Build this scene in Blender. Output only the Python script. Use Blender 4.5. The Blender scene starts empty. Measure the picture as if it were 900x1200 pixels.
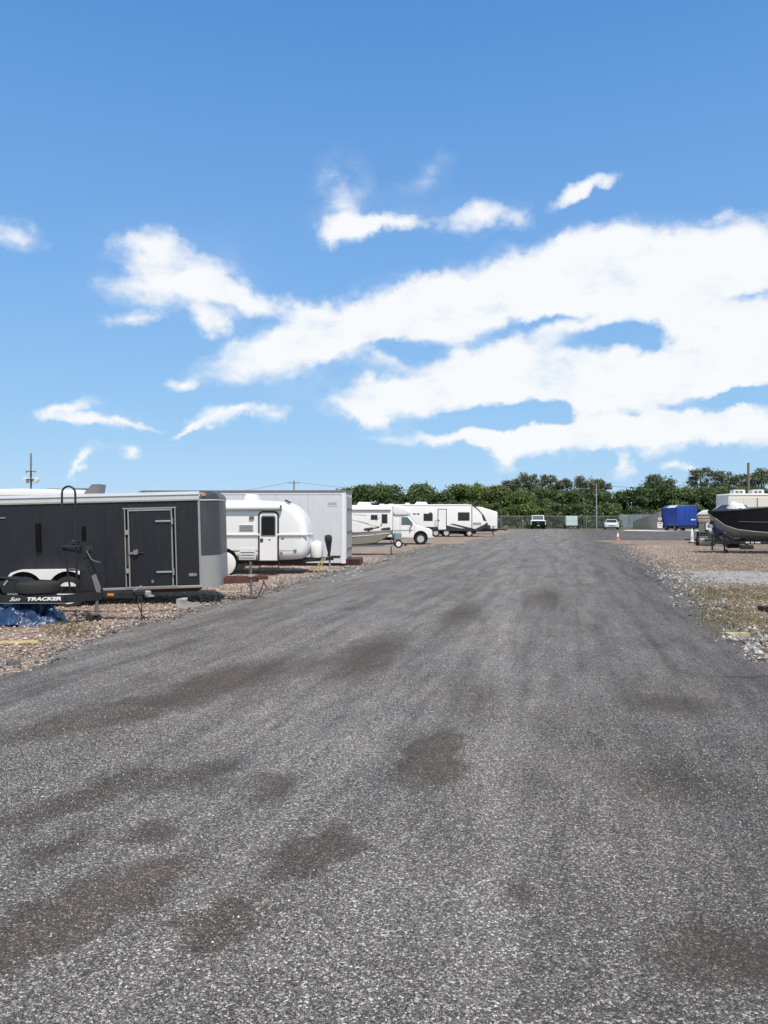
import bpy, bmesh, math, random
import numpy as np
from mathutils import Vector, Matrix, noise as mnoise
R = math.radians
random.seed(7); rng = np.random.default_rng(11)
sc = bpy.context.scene
C = sc.collection
# ------------------------------------------------------------------ camera
H = 1.7; F = 900.0; HY = 606.0           # eye height, focal length in photo pixels, horizon row
cam_d = bpy.data.cameras.new('camera'); cam = bpy.data.objects.new('camera', cam_d); C.objects.link(cam)
cam.location = (0, 0, H); cam.rotation_euler = (R(90), 0, 0)
cam_d.sensor_fit = 'VERTICAL'; cam_d.sensor_height = 36; cam_d.lens = 27.0
cam_d.shift_y = 0.005; cam_d.clip_end = 6000; cam_d.clip_start = 0.05
sc.camera = cam
def P(px, py, Z): return Vector(((px - 450) * Z / F, Z, H - (py - HY) * Z / F))
def G(px, py): return P(px, py, H * F / (py - HY))
# ------------------------------------------------------------------ sky and sun
SUN_AZ, SUN_EL = R(158), R(57)           # clockwise from the view axis; behind the camera, a little to the right
world = bpy.data.worlds.new('World'); sc.world = world; world.use_nodes = True
def build_world():
    nt = world.node_tree; N = nt.nodes; L = nt.links; N.clear()
    def n(t, **kw):
        x = N.new(t)
        for k, v in kw.items(): setattr(x, k, v)
        return x
    def m(op, a, b=None, c=None, clamp=False):
        x = n('ShaderNodeMath', operation=op, use_clamp=clamp)
        for i, v in enumerate((a, b, c)):
            if v is None: continue
            if isinstance(v, (int, float)): x.inputs[i].default_value = v
            else: L.new(v, x.inputs[i])
        return x.outputs[0]
    def smooth(v, a, b):
        x = n('ShaderNodeMapRange', interpolation_type='SMOOTHSTEP')
        x.inputs[1].default_value = a; x.inputs[2].default_value = b; L.new(v, x.inputs[0]); return x.outputs[0]
    sky = n('ShaderNodeTexSky', sky_type='NISHITA', sun_disc=False)
    sky.sun_elevation = SUN_EL; sky.sun_rotation = SUN_AZ
    sky.altitude = 0; sky.air_density = 1.0; sky.dust_density = 0.3; sky.ozone_density = 2.0
    hs = n('ShaderNodeHueSaturation'); hs.inputs['Saturation'].default_value = 1.0; hs.inputs['Value'].default_value = 1.25
    L.new(sky.outputs[0], hs.inputs['Color'])
    tc = n('ShaderNodeTexCoord'); sep = n('ShaderNodeSeparateXYZ'); L.new(tc.outputs['Generated'], sep.inputs[0])
    az = m('ARCTAN2', sep.outputs[0], sep.outputs[1]); el = m('ARCSINE', sep.outputs[2])
    base = n('ShaderNodeCombineXYZ'); L.new(az, base.inputs[0]); L.new(el, base.inputs[1])
    # warp the direction a little so that cloud edges are ragged
    def nz(vec, scale, detail, rough, sx=1, sy=1):
        mp = n('ShaderNodeMapping'); mp.inputs['Scale'].default_value = (sx, sy, 1); L.new(vec, mp.inputs[0])
        t = n('ShaderNodeTexNoise'); t.inputs['Scale'].default_value = scale; t.inputs['Detail'].default_value = detail
        t.inputs['Roughness'].default_value = rough; L.new(mp.outputs[0], t.inputs['Vector']); return t
    w = nz(base.outputs[0], 12, 5, .6)
    wv = n('ShaderNodeVectorMath', operation='SUBTRACT'); L.new(w.outputs['Color'], wv.inputs[0]); wv.inputs[1].default_value = (.5, .5, .5)
    ws = n('ShaderNodeVectorMath', operation='MULTIPLY'); L.new(wv.outputs[0], ws.inputs[0]); ws.inputs[1].default_value = (.11, .065, 0)
    va = n('ShaderNodeVectorMath', operation='ADD'); L.new(base.outputs[0], va.inputs[0]); L.new(ws.outputs[0], va.inputs[1])
    vec = va.outputs[0]
    def blob(px, py, rx, ry, ang=0):
        u = (px - 450) / F; a = math.atan(u); e = math.atan((HY - py) / F * math.cos(a))
        k = math.cos(a) ** 2 / F * 1.55
        mp = n('ShaderNodeMapping', vector_type='TEXTURE'); L.new(vec, mp.inputs[0])
        mp.inputs['Location'].default_value = (a, e, 0); mp.inputs['Rotation'].default_value = (0, 0, R(ang))
        mp.inputs['Scale'].default_value = (rx * k, ry * k, 1)
        g = n('ShaderNodeTexGradient', gradient_type='SPHERICAL'); L.new(mp.outputs[0], g.inputs[0])
        return g.outputs['Fac']
    plus = [(178,288,34,20,1),(212,335,60,26,1),(246,376,18,12,.9),(156,374,26,9,.8),(300,347,55,11,1,-12),(345,400,95,24,1.2,18),
            (215,446,20,8,.8),(455,372,90,30,1.3,10),(600,335,115,34,1.4,14),(722,308,105,34,1.4,4),(850,318,95,42,1.4,8),(700,350,110,34,1.2),
            (860,380,75,30,1.1),(560,432,120,32,1.3,10),(480,465,80,20,.8,6),(765,428,120,34,1.3,6),(870,425,80,24,1.2),(640,455,70,18,.9),(725,468,90,22,1.1),
            (545,516,95,11,1.0,4),(590,538,16,14,.9),(640,520,70,13,.9),(700,512,75,14,.9),(800,497,85,20,1.1),(872,502,45,24,1.1),(772,528,22,14,.7),(730,545,10,12,.6),
            (800,552,18,6,.9),(665,503,30,16,.9),(600,512,60,12,.7),(745,505,30,20,.7),(690,540,14,12,.5),(545,505,120,22,.28),(780,470,140,60,.25),(430,420,150,50,.22,12),(230,330,110,60,.2,-10),(470,250,130,22,.16,4),(110,490,80,12,.2),(430,488,28,13,1,-20),(400,270,28,14,1),(450,264,48,8,.85,8),(572,252,40,13,1,3),(692,221,34,8,1.1,14),(845,256,13,7,.45),
            (398,225,30,34,.42),(505,205,30,10,.25,15),(15,270,32,15,.7),(72,480,34,8,.85,14),(130,494,54,5,.8,-2),(106,529,20,7,.8,20),(93,543,6,14,.8,-15),
            (155,525,17,7,.8,-15),(268,490,30,10,.9,14),(300,483,13,8,.7),(228,503,22,4,.7,12),(322,487,12,12,.45)]
    minus = [(722,396,46,18,1.35),(600,484,58,15,1.3,8),(646,494,17,17,1.0),(856,463,60,11,1.45,5),(738,491,18,14,1.1),(478,407,42,14,1.0,-8),(520,497,26,10,.9),
             (630,378,80,9,.85,12),(470,440,60,10,.5),(855,538,26,14,.8),(700,543,22,10,.8),(480,530,60,10,.5),(185,400,60,12,.4),(870,352,60,6,.5,6)]
    acc = None
    for b in plus + [(x[0], x[1], x[2], x[3], -x[4]) + tuple(x[5:]) for x in minus]:
        f = blob(b[0], b[1], b[2], b[3], b[5] if len(b) > 5 else 0)
        acc = m('MULTIPLY', f, b[4] * 1.32) if acc is None else m('MULTIPLY_ADD', f, b[4] * 1.32, acc)
    fine = nz(base.outputs[0], 11, 8, .6, 1, 1.7); fine2 = nz(base.outputs[0], 34, 5, .55, 1, 1.5)
    fn = m('ADD', m('MULTIPLY', m('SUBTRACT', fine.outputs['Fac'], .5), 2.3), m('MULTIPLY', m('SUBTRACT', fine2.outputs['Fac'], .5), .55))
    dens_in = m('MULTIPLY_ADD', fn, smooth(acc, 0.0, .5), m('MINIMUM', acc, 1.22))
    # unseen cloud carried on outside the view, cover raised to whiten ambient light
    far = nz(tc.outputs['Generated'], 2.6, 8, .6, 1, 1)
    out_mask = m('MAXIMUM', smooth(m('ABSOLUTE', az), .52, .75), smooth(el, .66, .95))
    dens_out = m('MULTIPLY', m('MULTIPLY', m('MULTIPLY', m('SUBTRACT', far.outputs['Fac'], .44), 5.5), out_mask), smooth(el, -.02, .12))
    dens = m('MAXIMUM', dens_in, dens_out)
    cl = smooth(dens, -.02, 1.24)
    above = smooth(el, 0.0, .02)
    fac = m('MULTIPLY', m('MULTIPLY', cl, .97), above)
    cr = n('ShaderNodeValToRGB'); L.new(m('MULTIPLY', el, 2 / math.pi), cr.inputs[0]); r = cr.color_ramp
    stops = [(0.0, (4.4, 6.8, 9.4)), (.08, (3.1, 5.8, 9.1)), (.19, (2.0, 4.55, 8.7)), (.37, (1.0, 3.05, 7.3)), (1.0, (.8, 2.4, 5.9))]
    while len(r.elements) < len(stops): r.elements.new(.5)
    for e, (p, c) in zip(r.elements, stops): e.position = p; e.color = (c[0]/10, c[1]/10, c[2]/10, 1)
    gain = n('ShaderNodeVectorMath', operation='SCALE'); L.new(cr.outputs[0], gain.inputs[0]); gain.inputs['Scale'].default_value = 10.0
    blue = n('ShaderNodeMix', data_type='RGBA'); blue.inputs['Factor'].default_value = .85; L.new(hs.outputs[0], blue.inputs[6]); L.new(gain.outputs[0], blue.inputs[7])
    mix = n('ShaderNodeMix', data_type='RGBA'); L.new(fac, mix.inputs['Factor'])
    L.new(blue.outputs[2], mix.inputs[6]); mix.inputs[7].default_value = (9.6, 9.75, 9.9, 1)
    bg = n('ShaderNodeBackground'); bg.inputs['Strength'].default_value = 0.10; L.new(mix.outputs[2], bg.inputs['Color'])
    out = n('ShaderNodeOutputWorld'); L.new(bg.outputs[0], out.inputs[0])
build_world()
sd = bpy.data.lights.new('sun', 'SUN'); sun = bpy.data.objects.new('sun', sd); C.objects.link(sun)
sd.energy = 4.2; sd.angle = R(0.6); sd.color = (1.0, .915, .785)
sdir = Vector((math.sin(SUN_AZ) * math.cos(SUN_EL), math.cos(SUN_AZ) * math.cos(SUN_EL), math.sin(SUN_EL)))
sun.rotation_euler = (-sdir).to_track_quat('-Z', 'Y').to_euler(); sun.location = (0, 0, 40)
vs = sc.view_settings; vs.view_transform = 'Standard'; vs.look = 'None'; vs.exposure = 0.0; vs.gamma = 1.0; vs.use_curve_mapping = False
sc.render.engine = 'CYCLES'
sc.cycles.max_bounces = 8; sc.cycles.transparent_max_bounces = 16
# ------------------------------------------------------------------ materials
class NT:
    def __init__(s, name):
        s.m = bpy.data.materials.new(name); s.m.use_nodes = True; s.t = s.m.node_tree
        s.b = s.t.nodes['Principled BSDF']; s.co = None
    def n(s, t, ins=None, **kw):
        x = s.t.nodes.new(t)
        for k, v in kw.items(): setattr(x, k, v)
        for k, v in (ins or {}).items(): s.set(x, k, v)
        return x
    def set(s, x, k, v):
        if isinstance(v, bpy.types.NodeSocket): s.t.links.new(v, x.inputs[k])
        else: x.inputs[k].default_value = v
    def obj(s):
        if s.co is None: s.co = s.n('ShaderNodeTexCoord').outputs['Object']
        return s.co
    def map(s, v, scale=(1,1,1), rot=(0,0,0), loc=(0,0,0)):
        return s.n('ShaderNodeMapping', {'Vector': v, 'Scale': scale, 'Rotation': rot, 'Location': loc}).outputs[0]
    def noise(s, v, scale, detail=4, rough=.6):
        return s.n('ShaderNodeTexNoise', {'Vector': v, 'Scale': scale, 'Detail': detail, 'Roughness': rough}).outputs['Fac']
    def ramp(s, f, stops, interp='LINEAR'):
        x = s.n('ShaderNodeValToRGB', {'Fac': f}); r = x.color_ramp; r.interpolation = interp
        while len(r.elements) < len(stops): r.elements.new(.5)
        for e, (p, c) in zip(r.elements, stops):
            e.position = p; e.color = (c, c, c, 1) if isinstance(c, (int, float)) else (*c, 1)
        return x.outputs[0]
    def mix(s, f, a, b, mode='MIX'):
        x = s.n('ShaderNodeMix', data_type='RGBA', blend_type=mode)
        for k, v in ((0, f), (6, a), (7, b)):
            if isinstance(v, tuple) and len(v) == 3: v = (*v, 1)
            s.set(x, k, v)
        return x.outputs[2]
    def math(s, op, a, b=0.0, clamp=False):
        x = s.n('ShaderNodeMath', {0: a, 1: b}, operation=op, use_clamp=clamp); return x.outputs[0]
    def bump(s, h, strength, dist):
        x = s.n('ShaderNodeBump', {'Height': h, 'Strength': strength, 'Distance': dist}); s.set(s.b, 'Normal', x.outputs[0])
def pm(name, col, rough=.5, metal=0.0, var=.12, scale=4.0, grime=0.0, gcol=(.22,.18,.13), bump=0.0, bscale=60, coat=0.0):
    t = NT(name); v = t.obj()
    f = t.noise(v, scale, 5)
    lo = tuple(c * (1 - var) for c in col); hi = tuple(min(1, c * (1 + var)) for c in col)
    c = t.mix(f, lo, hi)
    if grime:
        g = t.noise(t.map(v, (5, 5, .7)), 2.2, 6, .65)
        g2 = t.noise(v, 1.3, 4)
        k = t.math('MULTIPLY', t.ramp(g, [(.45, 0.0), (.8, 1.0)]), t.ramp(g2, [(.3, .25), (.7, 1.0)]))
        c = t.mix(t.math('MULTIPLY', k, grime), c, gcol)
        t.set(t.b, 'Roughness', t.math('ADD', t.math('MULTIPLY', k, .3), rough))
    else:
        t.set(t.b, 'Roughness', t.math('ADD', t.math('MULTIPLY', t.noise(v, scale * 4, 3), .2), rough - .1))
    t.set(t.b, 'Base Color', c); t.b.inputs['Metallic'].default_value = metal
    if coat: t.b.inputs['Coat Weight'].default_value = coat
    if bump: t.bump(t.noise(v, bscale, 5), bump, .01)
    return t.m
M = {}
M['black_panel'] = pm('black_panel', (.0105,.012,.0155), .48, 0, .4, 5, .2, (.045,.045,.043), .2, 6)
M['nose_panel_lit'] = pm('nose_panel_lit', (.055,.055,.062), .4, .1, .2, 5, .35, (.14,.13,.12), .06, 9)  # black panel tone lightened, sky light on the nose put into the colour
M['black'] = pm('black_paint', (.014,.015,.017), .45, 0, .3, 9, .2, (.08,.07,.06))
M['dark'] = pm('dark_plastic', (.025,.025,.027), .6, 0, .3, 9)
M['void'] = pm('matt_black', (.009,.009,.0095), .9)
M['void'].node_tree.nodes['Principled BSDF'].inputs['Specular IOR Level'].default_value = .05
M['tyre'] = pm('rubber', (.022,.021,.021), .85, 0, .3, 14, .3, (.10,.085,.07), .3, 90)
M['white'] = pm('white_paint', (.78,.78,.77), .4, 0, .05, 3, .12, (.36,.33,.28))
M['fibre'] = pm('white_fibreglass', (.80,.80,.79), .32, 0, .05, 2, .18, (.38,.36,.31), .03, 5)
M['wsteel'] = pm('white_steel_panel', (.62,.63,.65), .55, 0, .08, 1.5, .35, (.33,.31,.28), .15, 6)
M['cream'] = pm('cream_panel', (.70,.68,.60), .5, 0, .06, 2, .2, (.35,.32,.26))
M['alu'] = pm('aluminium', (.36,.355,.34), .48, .35, .1, 6, .25, (.30,.28,.25), .04, 30)
M['dullsteel'] = pm('dull_steel', (.16,.16,.155), .6, .3, .25, 12, .35, (.10,.08,.06))
M['galv'] = pm('galvanised_steel', (.42,.43,.43), .5, .7, .2, 12, .25, (.25,.20,.15))
M['trim'] = pm('pale_roof_trim', (.62,.63,.61), .45, .2, .1, 3, .3, (.33,.32,.29))
M['glass'] = pm('tinted_glass', (.018,.022,.026), .08, 0, .2, 2)
M['cabglass'] = pm('cab_glass', (.09,.13,.135), .08, 0, .2, 2)
M['rust'] = pm('rusty_steel', (.10,.042,.030), .85, 0, .5, 14, .5, (.05,.022,.018), .5, 40)
M['amber'] = pm('amber_lens', (.62,.20,.03), .25)
M['red'] = pm('red_lens', (.45,.02,.015), .25)
M['chrome'] = pm('chrome', (.72,.72,.72), .18, 1.0)
M['blue'] = pm('blue_paint', (.012,.055,.30), .42, 0, .15, 2, .15, (.03,.05,.13), .1, 4)
M['dblue'] = pm('dark_blue_paint', (.012,.035,.12), .45, 0, .15, 2, .2, (.04,.05,.08))
M['teal'] = pm('pale_teal_paint', (.52,.66,.62), .5, 0, .06, 2, .25, (.35,.40,.36))
M['olive'] = pm('olive_hull', (.27,.27,.23), .5, .15, .12, 3, .4, (.14,.13,.10))
M['hull_dark'] = pm('dark_hull_gelcoat', (.005,.006,.010), .3, 0, .3, 3, .1, (.03,.03,.03))
M['hull_dark'].node_tree.nodes['Principled BSDF'].inputs['Specular IOR Level'].default_value = .3
M['hull_grey'] = pm('grey_hull', (.36,.36,.35), .35, .1, .1, 3, .3, (.22,.20,.17))
M['orange'] = pm('orange_plastic', (.60,.20,.09), .6, 0, .2, 8, .3, (.5,.4,.33))
M['yellow'] = pm('yellow_timber', (.62,.50,.20), .8, 0, .25, 20, .3, (.40,.33,.20), .3, 60)
M['rope'] = pm('yellow_rope', (.58,.50,.17), .85, 0, .2, 30)
M['concrete'] = pm('concrete', (.34,.33,.31), .9, 0, .2, 14, .3, (.20,.19,.16), .5, 40)
M['palestone'] = pm('yellowish_concrete', (.52,.44,.27), .9, 0, .2, 14, .3, (.35,.30,.20), .5, 40)
M['slab'] = pm('pale_concrete', (.62,.60,.56), .9, 0, .12, 2, .3, (.40,.37,.32), .2, 12)
M['wood'] = pm('weathered_wood', (.20,.155,.11), .9, 0, .3, 10, .4, (.10,.08,.06), .3, 30)
M['paleplastic'] = pm('pale_plastic', (.70,.71,.70), .4, 0, .05, 4, .2, (.4,.38,.33))
M['canvas'] = pm('white_canvas', (.72,.72,.70), .85, 0, .06, 4, .2, (.42,.40,.35), .3, 14)
M['tan'] = pm('tan_hull', (.40,.36,.27), .6, 0, .1, 3, .3, (.25,.22,.16))
M['tanscreen'] = pm('tan_screen', (.36,.31,.23), .9, 0, .15, 2, .3, (.26,.22,.16))
M['blueslat'] = pm('blue_grey_slat', (.24,.30,.38), .6, 0, .12, 3, .25, (.2,.22,.24))
M['grey'] = pm('grey_paint', (.17,.17,.175), .5, 0, .2, 6, .2, (.1,.09,.08))
M['silver'] = pm('silver_paint', (.55,.56,.57), .3, .3, .05, 3, .15, (.3,.29,.26))
M['yel_black'] = pm('yellow_strap', (.36,.33,.14), .7, 0, .15, 20)
M['bark'] = pm('bark', (.11,.085,.062), .95, 0, .3, 9, 0, bump=.6, bscale=14)
M['blackbag'] = pm('black_cover', (.018,.018,.02), .38, 0, .3, 12, bump=.3, bscale=20)
M['lettering'] = pm('white_lettering', (.82,.82,.80), .5)
M['greybox'] = pm('blue_grey_plastic', (.22,.29,.33), .4, 0, .1, 5)
def tarp_mat():
    t = NT('blue_tarp'); v = t.obj()
    f = t.noise(v, 9, 6, .65)
    t.set(t.b, 'Base Color', t.ramp(f, [(.3, (.006,.020,.058)), (.55, (.011,.043,.115)), (.8, (.05,.12,.22))]))
    t.set(t.b, 'Roughness', .38); t.bump(t.noise(v, 14, 4), .35, .02); return t.m
M['tarp'] = tarp_mat()
def leaf_mat(name, a, b, c):
    t = NT(name); g = t.n('ShaderNodeNewGeometry')
    big = t.noise(t.obj(), .9, 3)
    k = t.math('ADD', t.math('MULTIPLY', g.outputs['Random Per Island'], .6), t.math('MULTIPLY', big, .5))
    col = t.ramp(k, [(.15, a), (.55, b), (.95, c)])
    t.set(t.b, 'Base Color', col); t.b.inputs['Roughness'].default_value = .55
    tr = t.n('ShaderNodeBsdfTranslucent', {'Color': col}); mx = t.n('ShaderNodeMixShader', {0: .34})
    t.t.links.new(t.b.outputs[0], mx.inputs[1]); t.t.links.new(tr.outputs[0], mx.inputs[2])
    t.t.links.new(mx.outputs[0], t.t.nodes['Material Output'].inputs['Surface']); return t.m
M['leaf_dark'] = leaf_mat('dark_foliage', (0.036,0.060,0.018), (0.082,0.130,0.040), (0.180,0.234,0.082))
M['leaf_olive'] = leaf_mat('olive_foliage', (.075,.092,.047), (.150,.172,.092), (.270,.290,.180))
M['leaf_yellow'] = leaf_mat('yellow_green_foliage', (.062,.092,.020), (.140,.188,.043), (.250,.300,.088))
M['leaf_mid'] = leaf_mat('mid_green_foliage', (0.050,0.082,0.026), (0.118,0.170,0.053), (0.228,0.282,0.108))
M['blade'] = leaf_mat('dry_grass', (.17,.145,.07), (.29,.245,.125), (.43,.36,.20))
M['blade_green'] = leaf_mat('green_grass', (.11,.115,.04), (.19,.19,.07), (.30,.27,.13))
def stone_mat(name, stops):
    t = NT(name); g = t.n('ShaderNodeNewGeometry')
    t.set(t.b, 'Base Color', t.ramp(g.outputs['Random Per Island'], stops, 'LINEAR')); t.b.inputs['Roughness'].default_value = .85
    return t.m
M['chips'] = stone_mat('road_chips', [(0, (.035,.035,.037)), (.5, (.11,.105,.10)), (.78, (.24,.23,.215)), (.93, (.46,.44,.41)), (1, (.72,.69,.64))])
M['stones'] = stone_mat('reddish_stones', [(0, (.20,.145,.115)), (.3, (.35,.26,.21)), (.65, (.45,.355,.295)), (.92, (.55,.465,.395)), (1, (.72,.66,.58))])
M['stones_r'] = stone_mat('brown_stones', [(0, (.16,.115,.086)), (.4, (.30,.225,.172)), (.72, (.40,.32,.255)), (.95, (.52,.44,.365)), (1, (.70,.64,.56))])
M['stones_p'] = stone_mat('pale_stones', [(0, (.16,.145,.13)), (.5, (.30,.28,.255)), (1, (.58,.56,.52))])
AX = R(13.2)                                # the road runs this far clockwise of the view axis
def road_mat():
    t = NT('asphalt_millings'); v = t.obj()
    rv = t.map(v, (1,1,1), (0, 0, AX))       # x across, y along the road
    v1 = t.n('ShaderNodeTexVoronoi', {'Vector': v, 'Scale': 122.0}); v2 = t.n('ShaderNodeTexVoronoi', {'Vector': v, 'Scale': 270.0})
    s1 = t.n('ShaderNodeSeparateColor', {0: v1.outputs['Color']}).outputs[0]; s2 = t.n('ShaderNodeSeparateColor', {0: v2.outputs['Color']}).outputs[1]
    c1 = t.ramp(s1, [(0, .018), (.42, .055), (.70, .140), (.88, .30), (1, .75)])
    c2 = t.ramp(s2, [(0, .022), (.45, .065), (.75, .165), (.92, .34), (1, .66)])
    c = t.mix(.42, c1, c2)
    c = t.mix(1.0, c, (1.36, 1.26, 1.14), 'MULTIPLY')
    # worn lanes along the road, dirt patches, old stains
    lane = t.noise(t.map(rv, (1.0, .05, 1)), .75, 3)
    patch = t.noise(t.map(rv, (1.0, .42, 1), (0, 0, .25)), .9, 6, .62)
    fine = t.noise(t.map(rv, (1.0, .35, 1), (0, 0, -.1)), 3.2, 6, .65)
    k = t.math('ADD', t.math('MULTIPLY', t.ramp(lane, [(.3, .82), (.7, 1.2)]), .5), t.math('MULTIPLY', t.ramp(patch, [(.32, .62), (.55, 1.08), (.75, 1.22)]), .5))
    st1 = t.noise(t.map(rv, (1.0, .06, 1), (0, 0, .03)), 2.4, 6, .7); st2 = t.noise(t.map(rv, (1.0, .16, 1), (0, 0, -.08)), 5.5, 5, .7)
    k = t.math('MULTIPLY', k, t.math('MULTIPLY', t.ramp(st1, [(.3, .55), (.5, 1.0), (.72, 1.28)]), t.ramp(st2, [(.3, .8), (.5, 1.0), (.72, 1.12)])))
    xs = t.n('ShaderNodeSeparateXYZ', {0: rv}).outputs[0]
    k = t.math('MULTIPLY', k, t.n('ShaderNodeMapRange', {0: t.math('ADD', xs, t.math('MULTIPLY', patch, 1.5)), 1: .4, 2: 3.2, 3: 1.06, 4: .66}).outputs[0])
    k = t.math('MULTIPLY', k, t.ramp(fine, [(.28, .72), (.5, 1.0), (.75, 1.12)]))
    c = t.mix(1.0, c, k, 'MULTIPLY')
    wv = t.n('ShaderNodeVectorMath', {0: t.n('ShaderNodeTexNoise', {'Vector': v, 'Scale': 5.0, 'Detail': 4.0}).outputs['Color'], 1: (.5,.5,.5)}, operation='SUBTRACT').outputs[0]
    wv = t.n('ShaderNodeVectorMath', {0: wv, 'Scale': .45}, operation='SCALE').outputs[0]
    vv = t.n('ShaderNodeVectorMath', {0: v, 1: wv}, operation='ADD').outputs[0]
    acc = None
    for px, py, rx, ry, a, w in [(366,1008,.19,.30,-18,1),(262,1084,.15,.24,-22,1),(100,1072,.20,.55,-34,1),(505,893,.22,.62,-8,.9),(125,932,.18,.45,-30,.8),(235,912,.16,.4,-25,.7),
                                 (318,930,.2,.3,-10,.6),(20,962,.12,.3,-40,.8),(90,850,.35,.9,-35,.7),(180,980,.15,.22,-20,.6),(70,1000,.14,.3,-30,.6),(430,770,.5,1.8,-8,.6),(270,800,.5,1.4,-20,.7),(640,700,.5,3.0,-13,.5),(540,720,.4,2.5,-13,.5),(880,797,.35,.06,0,1.3),(790,830,.6,.5,0,.5),
                                 (610,1050,.12,.16,0,.6),(860,1130,.3,.3,0,.6),(780,920,.5,.5,0,.5),(560,820,.4,1.2,-10,.4),(20,1120,.15,.3,-30,.5)]:
        g = G(px, py)
        mp = t.n('ShaderNodeMapping', {'Vector': vv, 'Location': (g.x, g.y, 0), 'Rotation': (0, 0, R(a)), 'Scale': (rx * 1.5, ry * 1.5, 1)}, vector_type='TEXTURE')
        f = t.n('ShaderNodeTexGradient', {0: mp.outputs[0]}, gradient_type='SPHERICAL').outputs['Fac']
        f = t.math('MULTIPLY', f, w); acc = f if acc is None else t.math('ADD', acc, f)
    st = t.ramp(t.math('ADD', acc, t.math('MULTIPLY', t.math('SUBTRACT', fine, .5), .5)), [(.15, 0.0), (.42, .85)])
    c = t.mix(st, c, t.mix(.45, t.mix(1.0, c, (.55, .48, .42), 'MULTIPLY'), (.075, .060, .048)))
    # brownish dust in the worn part
    c = t.mix(t.math('MULTIPLY', t.ramp(t.noise(rv, .35, 5), [(.42, 0.0), (.7, 1.0)]), .35), c, t.mix(1.0, c, (1.12, .98, .86), 'MULTIPLY'))
    t.set(t.b, 'Base Color', c); t.set(t.b, 'Roughness', .82); t.b.inputs['Specular IOR Level'].default_value = .35
    hgt = t.math('ADD', t.math('MULTIPLY', v1.outputs['Distance'], -1.0), t.math('MULTIPLY', v2.outputs['Distance'], -.35))
    t.bump(hgt, .75, .012); return t.m
M['road'] = road_mat()
def ground_mat():
    t = NT('gravel_ground'); v = t.obj(); rv = t.map(v, (1,1,1), (0, 0, AX))
    x = t.n('ShaderNodeSeparateXYZ', {0: rv}).outputs[0]
    side = t.n('ShaderNodeMapRange', {0: x, 1: -1.0, 2: 1.0}).outputs[0]
    v1 = t.n('ShaderNodeTexVoronoi', {'Vector': v, 'Scale': 26.0}); v2 = t.n('ShaderNodeTexVoronoi', {'Vector': v, 'Scale': 60.0})
    s1 = t.n('ShaderNodeSeparateColor', {0: v1.outputs['Color']}).outputs[0]; s2 = t.n('ShaderNodeSeparateColor', {0: v2.outputs['Color']}).outputs[1]
    s = t.math('ADD', t.math('MULTIPLY', s1, .6), t.math('MULTIPLY', s2, .4))
    left = t.ramp(s, [(.1, (.12,.085,.065)), (.4, (.28,.205,.155)), (.65, (.40,.31,.245)), (.85, (.53,.44,.36)), (.97, (.68,.62,.54))])
    right = t.ramp(s, [(.1, (.11,.08,.058)), (.4, (.255,.188,.140)), (.65, (.36,.28,.215)), (.85, (.45,.37,.30)), (.97, (.62,.56,.49))])
    c = t.mix(side, left, right)
    g = t.noise(t.map(v, (1, .6, 1)), .55, 6, .6)
    c = t.mix(t.math('MULTIPLY', t.ramp(g, [(.5, 0.0), (.72, 1.0)]), .55), c, t.mix(s2, (.10,.085,.04), (.25,.215,.11)))
    d = t.noise(v, .8, 6, .62)
    c = t.mix(1.0, c, t.ramp(d, [(.3, .72), (.6, 1.1)]), 'MULTIPLY')
    # a strip of paler crushed stone crosses the right-hand yard
    t.set(t.b, 'Base Color', c); t.set(t.b, 'Roughness', .92); t.b.inputs['Specular IOR Level'].default_value = .2
    t.bump(t.math('MULTIPLY', v1.outputs['Distance'], -1.0), .8, .03); return t.m
M['ground'] = ground_mat()
def simple_ground(name, stops, sc1, sc2):
    t = NT(name); v = t.obj(); f = t.noise(v, sc1, 8, .7)
    w = t.n('ShaderNodeTexVoronoi', {'Vector': v, 'Scale': sc2}); s = t.n('ShaderNodeSeparateColor', {0: w.outputs['Color']}).outputs[0]
    c = t.ramp(t.math('ADD', t.math('MULTIPLY', f, .6), t.math('MULTIPLY', s, .4)), stops)
    t.set(t.b, 'Base Color', c); t.set(t.b, 'Roughness', .92); t.bump(w.outputs['Distance'], .7, .02); return t.m
M['palegravel'] = simple_ground('pale_crushed_stone', [(.2, (.20,.185,.165)), (.5, (.34,.325,.30)), (.8, (.55,.53,.50))], .7, 45)
M['grass'] = simple_ground('rough_grass', [(.2, (.05,.07,.02)), (.5, (.11,.13,.045)), (.8, (.24,.23,.11))], .5, 12)
# ------------------------------------------------------------------ builders
def obj(name, bm, mat, parent=None, sharp=35, kind=None):
    if not isinstance(bm, bpy.types.Mesh):
        bmesh.ops.recalc_face_normals(bm, faces=bm.faces)
        me = bpy.data.meshes.new(name); bm.to_mesh(me); bm.free()
        me.shade_smooth(); me.set_sharp_from_angle(angle=R(sharp))
    else: me = bm
    if mat and not me.materials: me.materials.append(M[mat] if isinstance(mat, str) else mat)
    o = bpy.data.objects.new(name, me); C.objects.link(o); o.parent = parent
    if kind: o['kind'] = kind
    return o
def tag(o, label, cat, group=None):
    o['label'] = label; o['category'] = cat
    if group: o['group'] = group
    return o
def thing(name, label, cat, loc=(0,0,0), rz=0, ry=0, group=None):
    o = bpy.data.objects.new(name, None); C.objects.link(o); o.empty_display_size = .3
    o.location = loc; o.rotation_euler = (0, ry, rz); return tag(o, label, cat, group)
def B(): return bmesh.new()
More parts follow.
